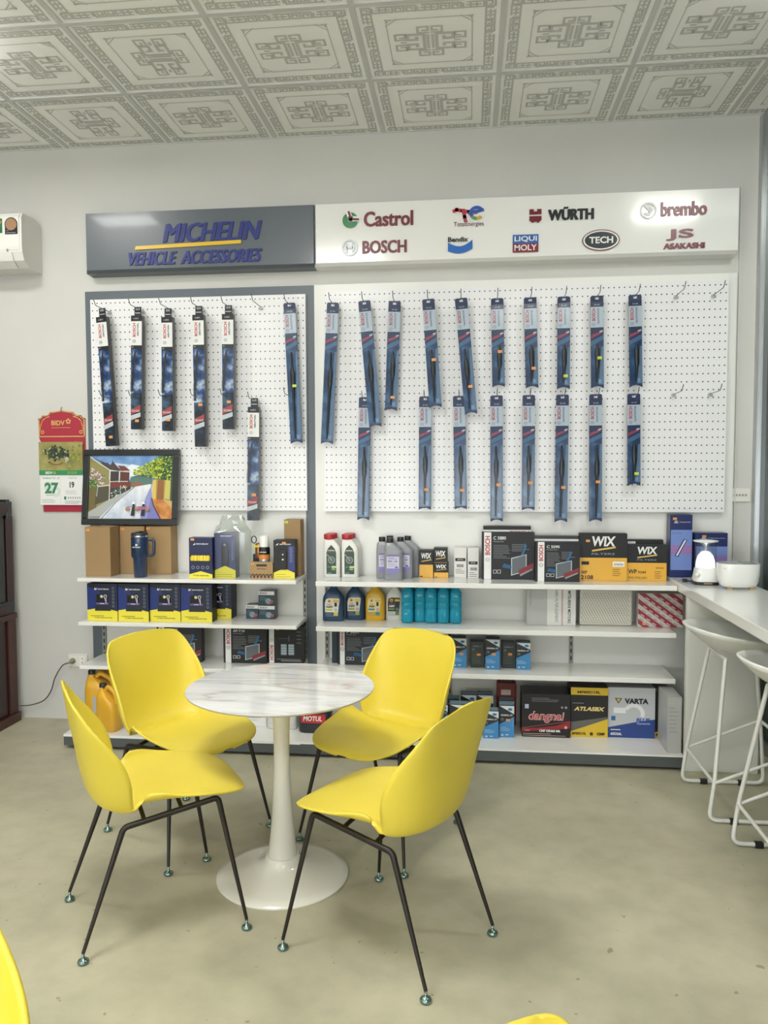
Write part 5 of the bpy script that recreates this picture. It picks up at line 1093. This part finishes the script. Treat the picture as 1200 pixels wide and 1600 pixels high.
CC([(0, .1), (.24, .30), (.24, .80), (0, .98)], '#8a8550'); CC([(0, .12), (.10, .18), (.10, .5), (0, .5)], '#6c6038'); CC([(.0, .98), (.13, .90), (.27, .76), (.34, .76), (.20, .88)], '#3d3f46'); CC([(.13, .88), (.22, .88), (.34, .76), (.26, .76)], '#3a3b45')
LN([(0, .985), (.10, .89), (.25, .765), (.36, .745)], .004, '#e6e4de'); CC([(.24, .50), (.36, .52), (.36, .75), (.25, .75)], '#3c3230'); CC([(.24, .84), (.28, .90), (.38, .76), (.36, .75), (.27, .77)], '#4a3a38'); LN([(.275, .87), (.275, .92)], .004, '#3a3033')
CC([(.34, .84), (.42, .83), (.49, .76), (.38, .75)], '#6d3a30'); CC([(.37, .56), (.48, .55), (.48, .75), (.37, .75)], '#5a3229'); CC([(.24, .46), (.50, .50), (.50, .58), (.24, .57)], '#71362b'); CC([(.24, .30), (.50, .47), (.50, .51), (.24, .48)], '#3a3a34')
CC([(.08, .22), (.24, .30), (.24, .52), (.10, .52)], '#4d4a3a'); LN([(.25, .76), (.25, .30)], .005, '#d9d6cc'); LN([(.36, .75), (.36, .58)], .004, '#d9d6cc'); LN([(.25, .585), (.36, .59), (.46, .59)], .004, '#d9d6cc'); LN([(.08, .56), (.12, .51), (.24, .53)], .005, '#dcd9d0'); LN([(.11, .51), (.10, .36)], .004, '#b9c2c2'); LN([(.38, .52), (.38, .40)], .004, '#d9d6cc'); LN([(.44, .52), (.44, .45)], .003, '#d9d6cc'); LN([(.37, .75), (.49, .735)], .004, '#d9d6cc')
rnd = random.Random(11)
for i in range(70): u, v = rnd.uniform(0, .19), rnd.uniform(.55, .80); CC([(u + .012 * math.cos(a * 1.257), v + .014 * math.sin(a * 1.257)) for a in range(5)], rnd.choice(['#b48aa6', '#d9b9cc', '#8d5f86', '#e6d6de', '#4f7a3a'])) if v < .82 - u * .8 else None
for i in range(36): u, v = rnd.uniform(0, .10), rnd.uniform(.5, .62); CC([(u + .012 * math.cos(a * 1.257), v + .013 * math.sin(a * 1.257)) for a in range(5)], rnd.choice(['#3f6a2c', '#6d9440', '#2f5226']))
for i in range(24): u = rnd.uniform(.26, .46); v = .30 + (u - .26) * .75 + rnd.uniform(.0, .10); CC([(u + .010 * math.cos(a * 1.257), v + .012 * math.sin(a * 1.257)) for a in range(5)], rnd.choice(['#c9d2d2', '#5f8a8a', '#8d9a3a', '#e2dccb', '#3f5a6a']))
CC([(.76, .30), (1, .22), (1, .62), (.78, .62)], '#a58a4a'); CC([(.76, .32), (.80, .30), (.80, .62), (.76, .60)], '#d3b95a'); CC([(.81, .30), (.89, .28), (.89, .62), (.82, .61)], '#8f5a2f'); CC([(.90, .32), (.96, .31), (.97, .62), (.91, .62)], '#c2bb62'); CC([(.97, .24), (1, .22), (1, .62), (.97, .62)], '#2f4a2c')
CC([(.76, .32), (.88, .30), (1, .18), (1, 0), (.86, 0), (.78, .20)], noisy('#a8612c', '#d0914a', 16, .5)); CC([(.88, .31), (1, .28), (1, .16)], '#c2a46a'); LN([(.755, .32), (.78, .2), (.865, 0)], .006, '#252a33')
gr = ['#5d8a2c', '#88ab33', '#c2c63a', '#3f6a2a', '#a5b836', '#d6cf4a', '#2f5230']
CC([(.82, .98), (1, 1), (1, .60), (.80, .62), (.70, .72), (.74, .86)], '#4a6f2c'); CC([(.88, 1), (1, 1), (1, .6), (.86, .62)], '#2c4a3a')
for i in range(330):
    a = rnd.random(); u = .53 + .47 * a ** .8; top = .78 + .22 * min(1, (u - .53) * 2.6); bo = .70 - .10 * min(1, (u - .53) * 2.2)
    v = rnd.uniform(bo, top); r_ = rnd.uniform(.010, .020); th0 = rnd.random() * 6
    CC([(u + r_ * math.cos(th0 + k * 1.5708) * (1 if k % 2 else .6), v + r_ * math.sin(th0 + k * 1.5708)) for k in range(4)], gr[3 + rnd.randrange(4) if u > .86 and rnd.random() < .5 else rnd.randrange(6)]) if u < .978 and v < .978 else None
for u0 in (.545, .66):
    CC([(u0 - .028, .055), (u0 + .014, .05), (u0 + .020, .13), (u0 + .014, .24), (u0 - .006, .24)], '#20242e'); CC([(u0 - .02, .235), (u0 + .024, .235), (u0 + .012, .27), (u0 - .004, .275)], '#eeece8'); LN([(u0 - .06, .20), (u0 + .06, .19)], .002, '#7a4a3a')
    for du in (-.065, .05): CC([(u0 + du + .028 * math.cos(k * .785), .155 + .028 * math.sin(k * .785)) for k in range(8)], '#9a7a4a'); CC([(u0 + du + .022 * math.cos(k * 1.047), .178 + .02 * math.sin(k * 1.047)) for k in range(6)], '#b97a8a')
CC([(.60, .18), (.66, .20), (.69, .19), (.68, .15), (.61, .14)], '#a05f8a'); LN([(.03, .03), (.15, .035)], .003, '#3a3a3a')
q.build('canvas', t)
# sockets
def socket(label, x, z, w, h, faces):
    q = MB().box(-w / 2, w / 2, -.010, -.0005, -h / 2, h / 2, pm('#e2e0d8', .35), .002); o = q.build('wall_socket'); o.location = (x, 0, z); tag(o, label, 'socket')
    for u in faces:
        q = MB().box(u - .019, u + .019, -.012, -.010, -h * .36, h * .36, pm('#eceae3', .3), .001)
        for v in (-.012, .012): q.disc(u, v, .0034, -.0124, pm('#1c1c1c'), n=12)
        q.build('outlet_face', o)
    return o
socket('white double wall socket by the left shelving, a plug in its left half', -2.300, .355, .118, .075, (-.028, .028))
o = socket('white wall socket on the right beside the pegboard', 1.445, 1.337, .09, .07, ())
q = MB()
for k in range(4): q.ring(-.024 + k * .016, 0, .006, .0075, -.0108, pm('#a9a8a0'), n=14); q.disc(-.024 + k * .016, 0, .004, -.0108, pm('#6d6c66'), n=10)
q.rect(-.042, -.006, -.034, .006, -.0107, pm('#c9c7be')); q.build('outlet_row', o)
# plug and cord from the socket to the aquarium
cordm = pm('#55524a', .5)
pts = [(-2.332, -.045, .350), (-2.37, -.06, .335), (-2.42, -.055, .26), (-2.45, -.05, .18), (-2.50, -.045, .12), (-2.58, -.045, .09), (-2.65, -.05, .085)]
P = [Vector(catmull([tuple(p) for p in pts], i / 40)) for i in range(41)]
o = MB().tube([p - Vector((-2.332, 0, .35)) for p in P], .0035, cordm, 8).build('power_cord'); o.location = (-2.332, 0, .35); tag(o, 'thin dark cord drooping from the left wall socket to the aquarium cabinet', 'cord')
MB().lathe([(.016, -.0), (.017, .012), (.010, .032), (.005, .040)], pm('#8a8570', .45), 20).xform(Matrix.Translation((.004, -.0128, .004)) @ Matrix.Rotation(R(90), 4, 'X')).build('plug', o)
# aquarium on a dark cabinet
mah = noisy('#3a1a16', '#4a231c', 5, .38); dk = pm('#1b2128', .35, coat=.2); mr = pm('#3a2023', .4)
t = thing('aquarium_cabinet', 'dark red-brown aquarium on a cabinet at the left edge', 'aquarium', (-2.98, -.62, 0))
X0, X1, Ya, Yb = -.33, .33, -.56, .56
q = MB(); q.box(X0, X1 - .02, Ya + .02, Yb, .05, .64, mah); q.box(X0, X1 + .012, Ya, Yb + .01, 0.0, .055, mah, .004); q.box(X0, X1 + .006, Ya, Yb + .006, .612, .645, mah, .004); q.build('cabinet', t)
for y0, y1 in ((Yb - .075, Yb), (Ya, Ya + .075), (-.03, .03)): MB().box(X1 - .022, X1, y0, y1, .055, .612, mah, .003).build('cabinet_post', t)
for y0, y1 in ((.035, Yb - .08), (Ya + .08, -.035)): MB().box(X1 - .022, X1 - .012, y0, y1, .06, .608, pm('#2c1413', .35)).build('door', t)
q = MB(); q.box(X0, X1 - .004, Ya, Yb, .645, .72, dk, .004); q.box(X0, X1 - .004, Ya, Yb, 1.22, 1.30, dk, .006)
q.build('tank_rim', t)
for z0, z1 in ((.662, .70), (1.235, 1.28)): MB().box(X1 - .005, X1 + .001, Ya + .06, Yb - .06, z0, z1, mr).build('rim_inlay', t)
for y in (Ya, Yb - .06): MB().box(X1 - .06, X1 - .004, y, y + .06, .72, 1.22, mr, .004).box(X1 - .06, X1 + .001, y, y + .028, 1.2, 1.312, dk, .004).build('corner_post', t)
MB().box(X0 + .01, X1 - .03, Ya + .03, Yb - .03, .72, 1.16, noisy('#39443d', '#5d6550', 6, .4)).build('planted_water', t)
MB().box(X1 - .022, X1 - .014, Ya + .06, Yb - .06, .72, 1.22, clear_film('tank_glass', '#aab8b0', .12, .03)).build('glass', t)
o = MB().box(-.12, .12, -.05, .05, 0, .055, pm('#a9a69c', .5), .006).box(-.09, .09, -.03, .03, .055, .06, '#8d8a80', .002).build('filter_box'); o.location = (-2.795, -.19, 1.3012); tag(o, 'small beige-grey box on top of the aquarium', 'box')
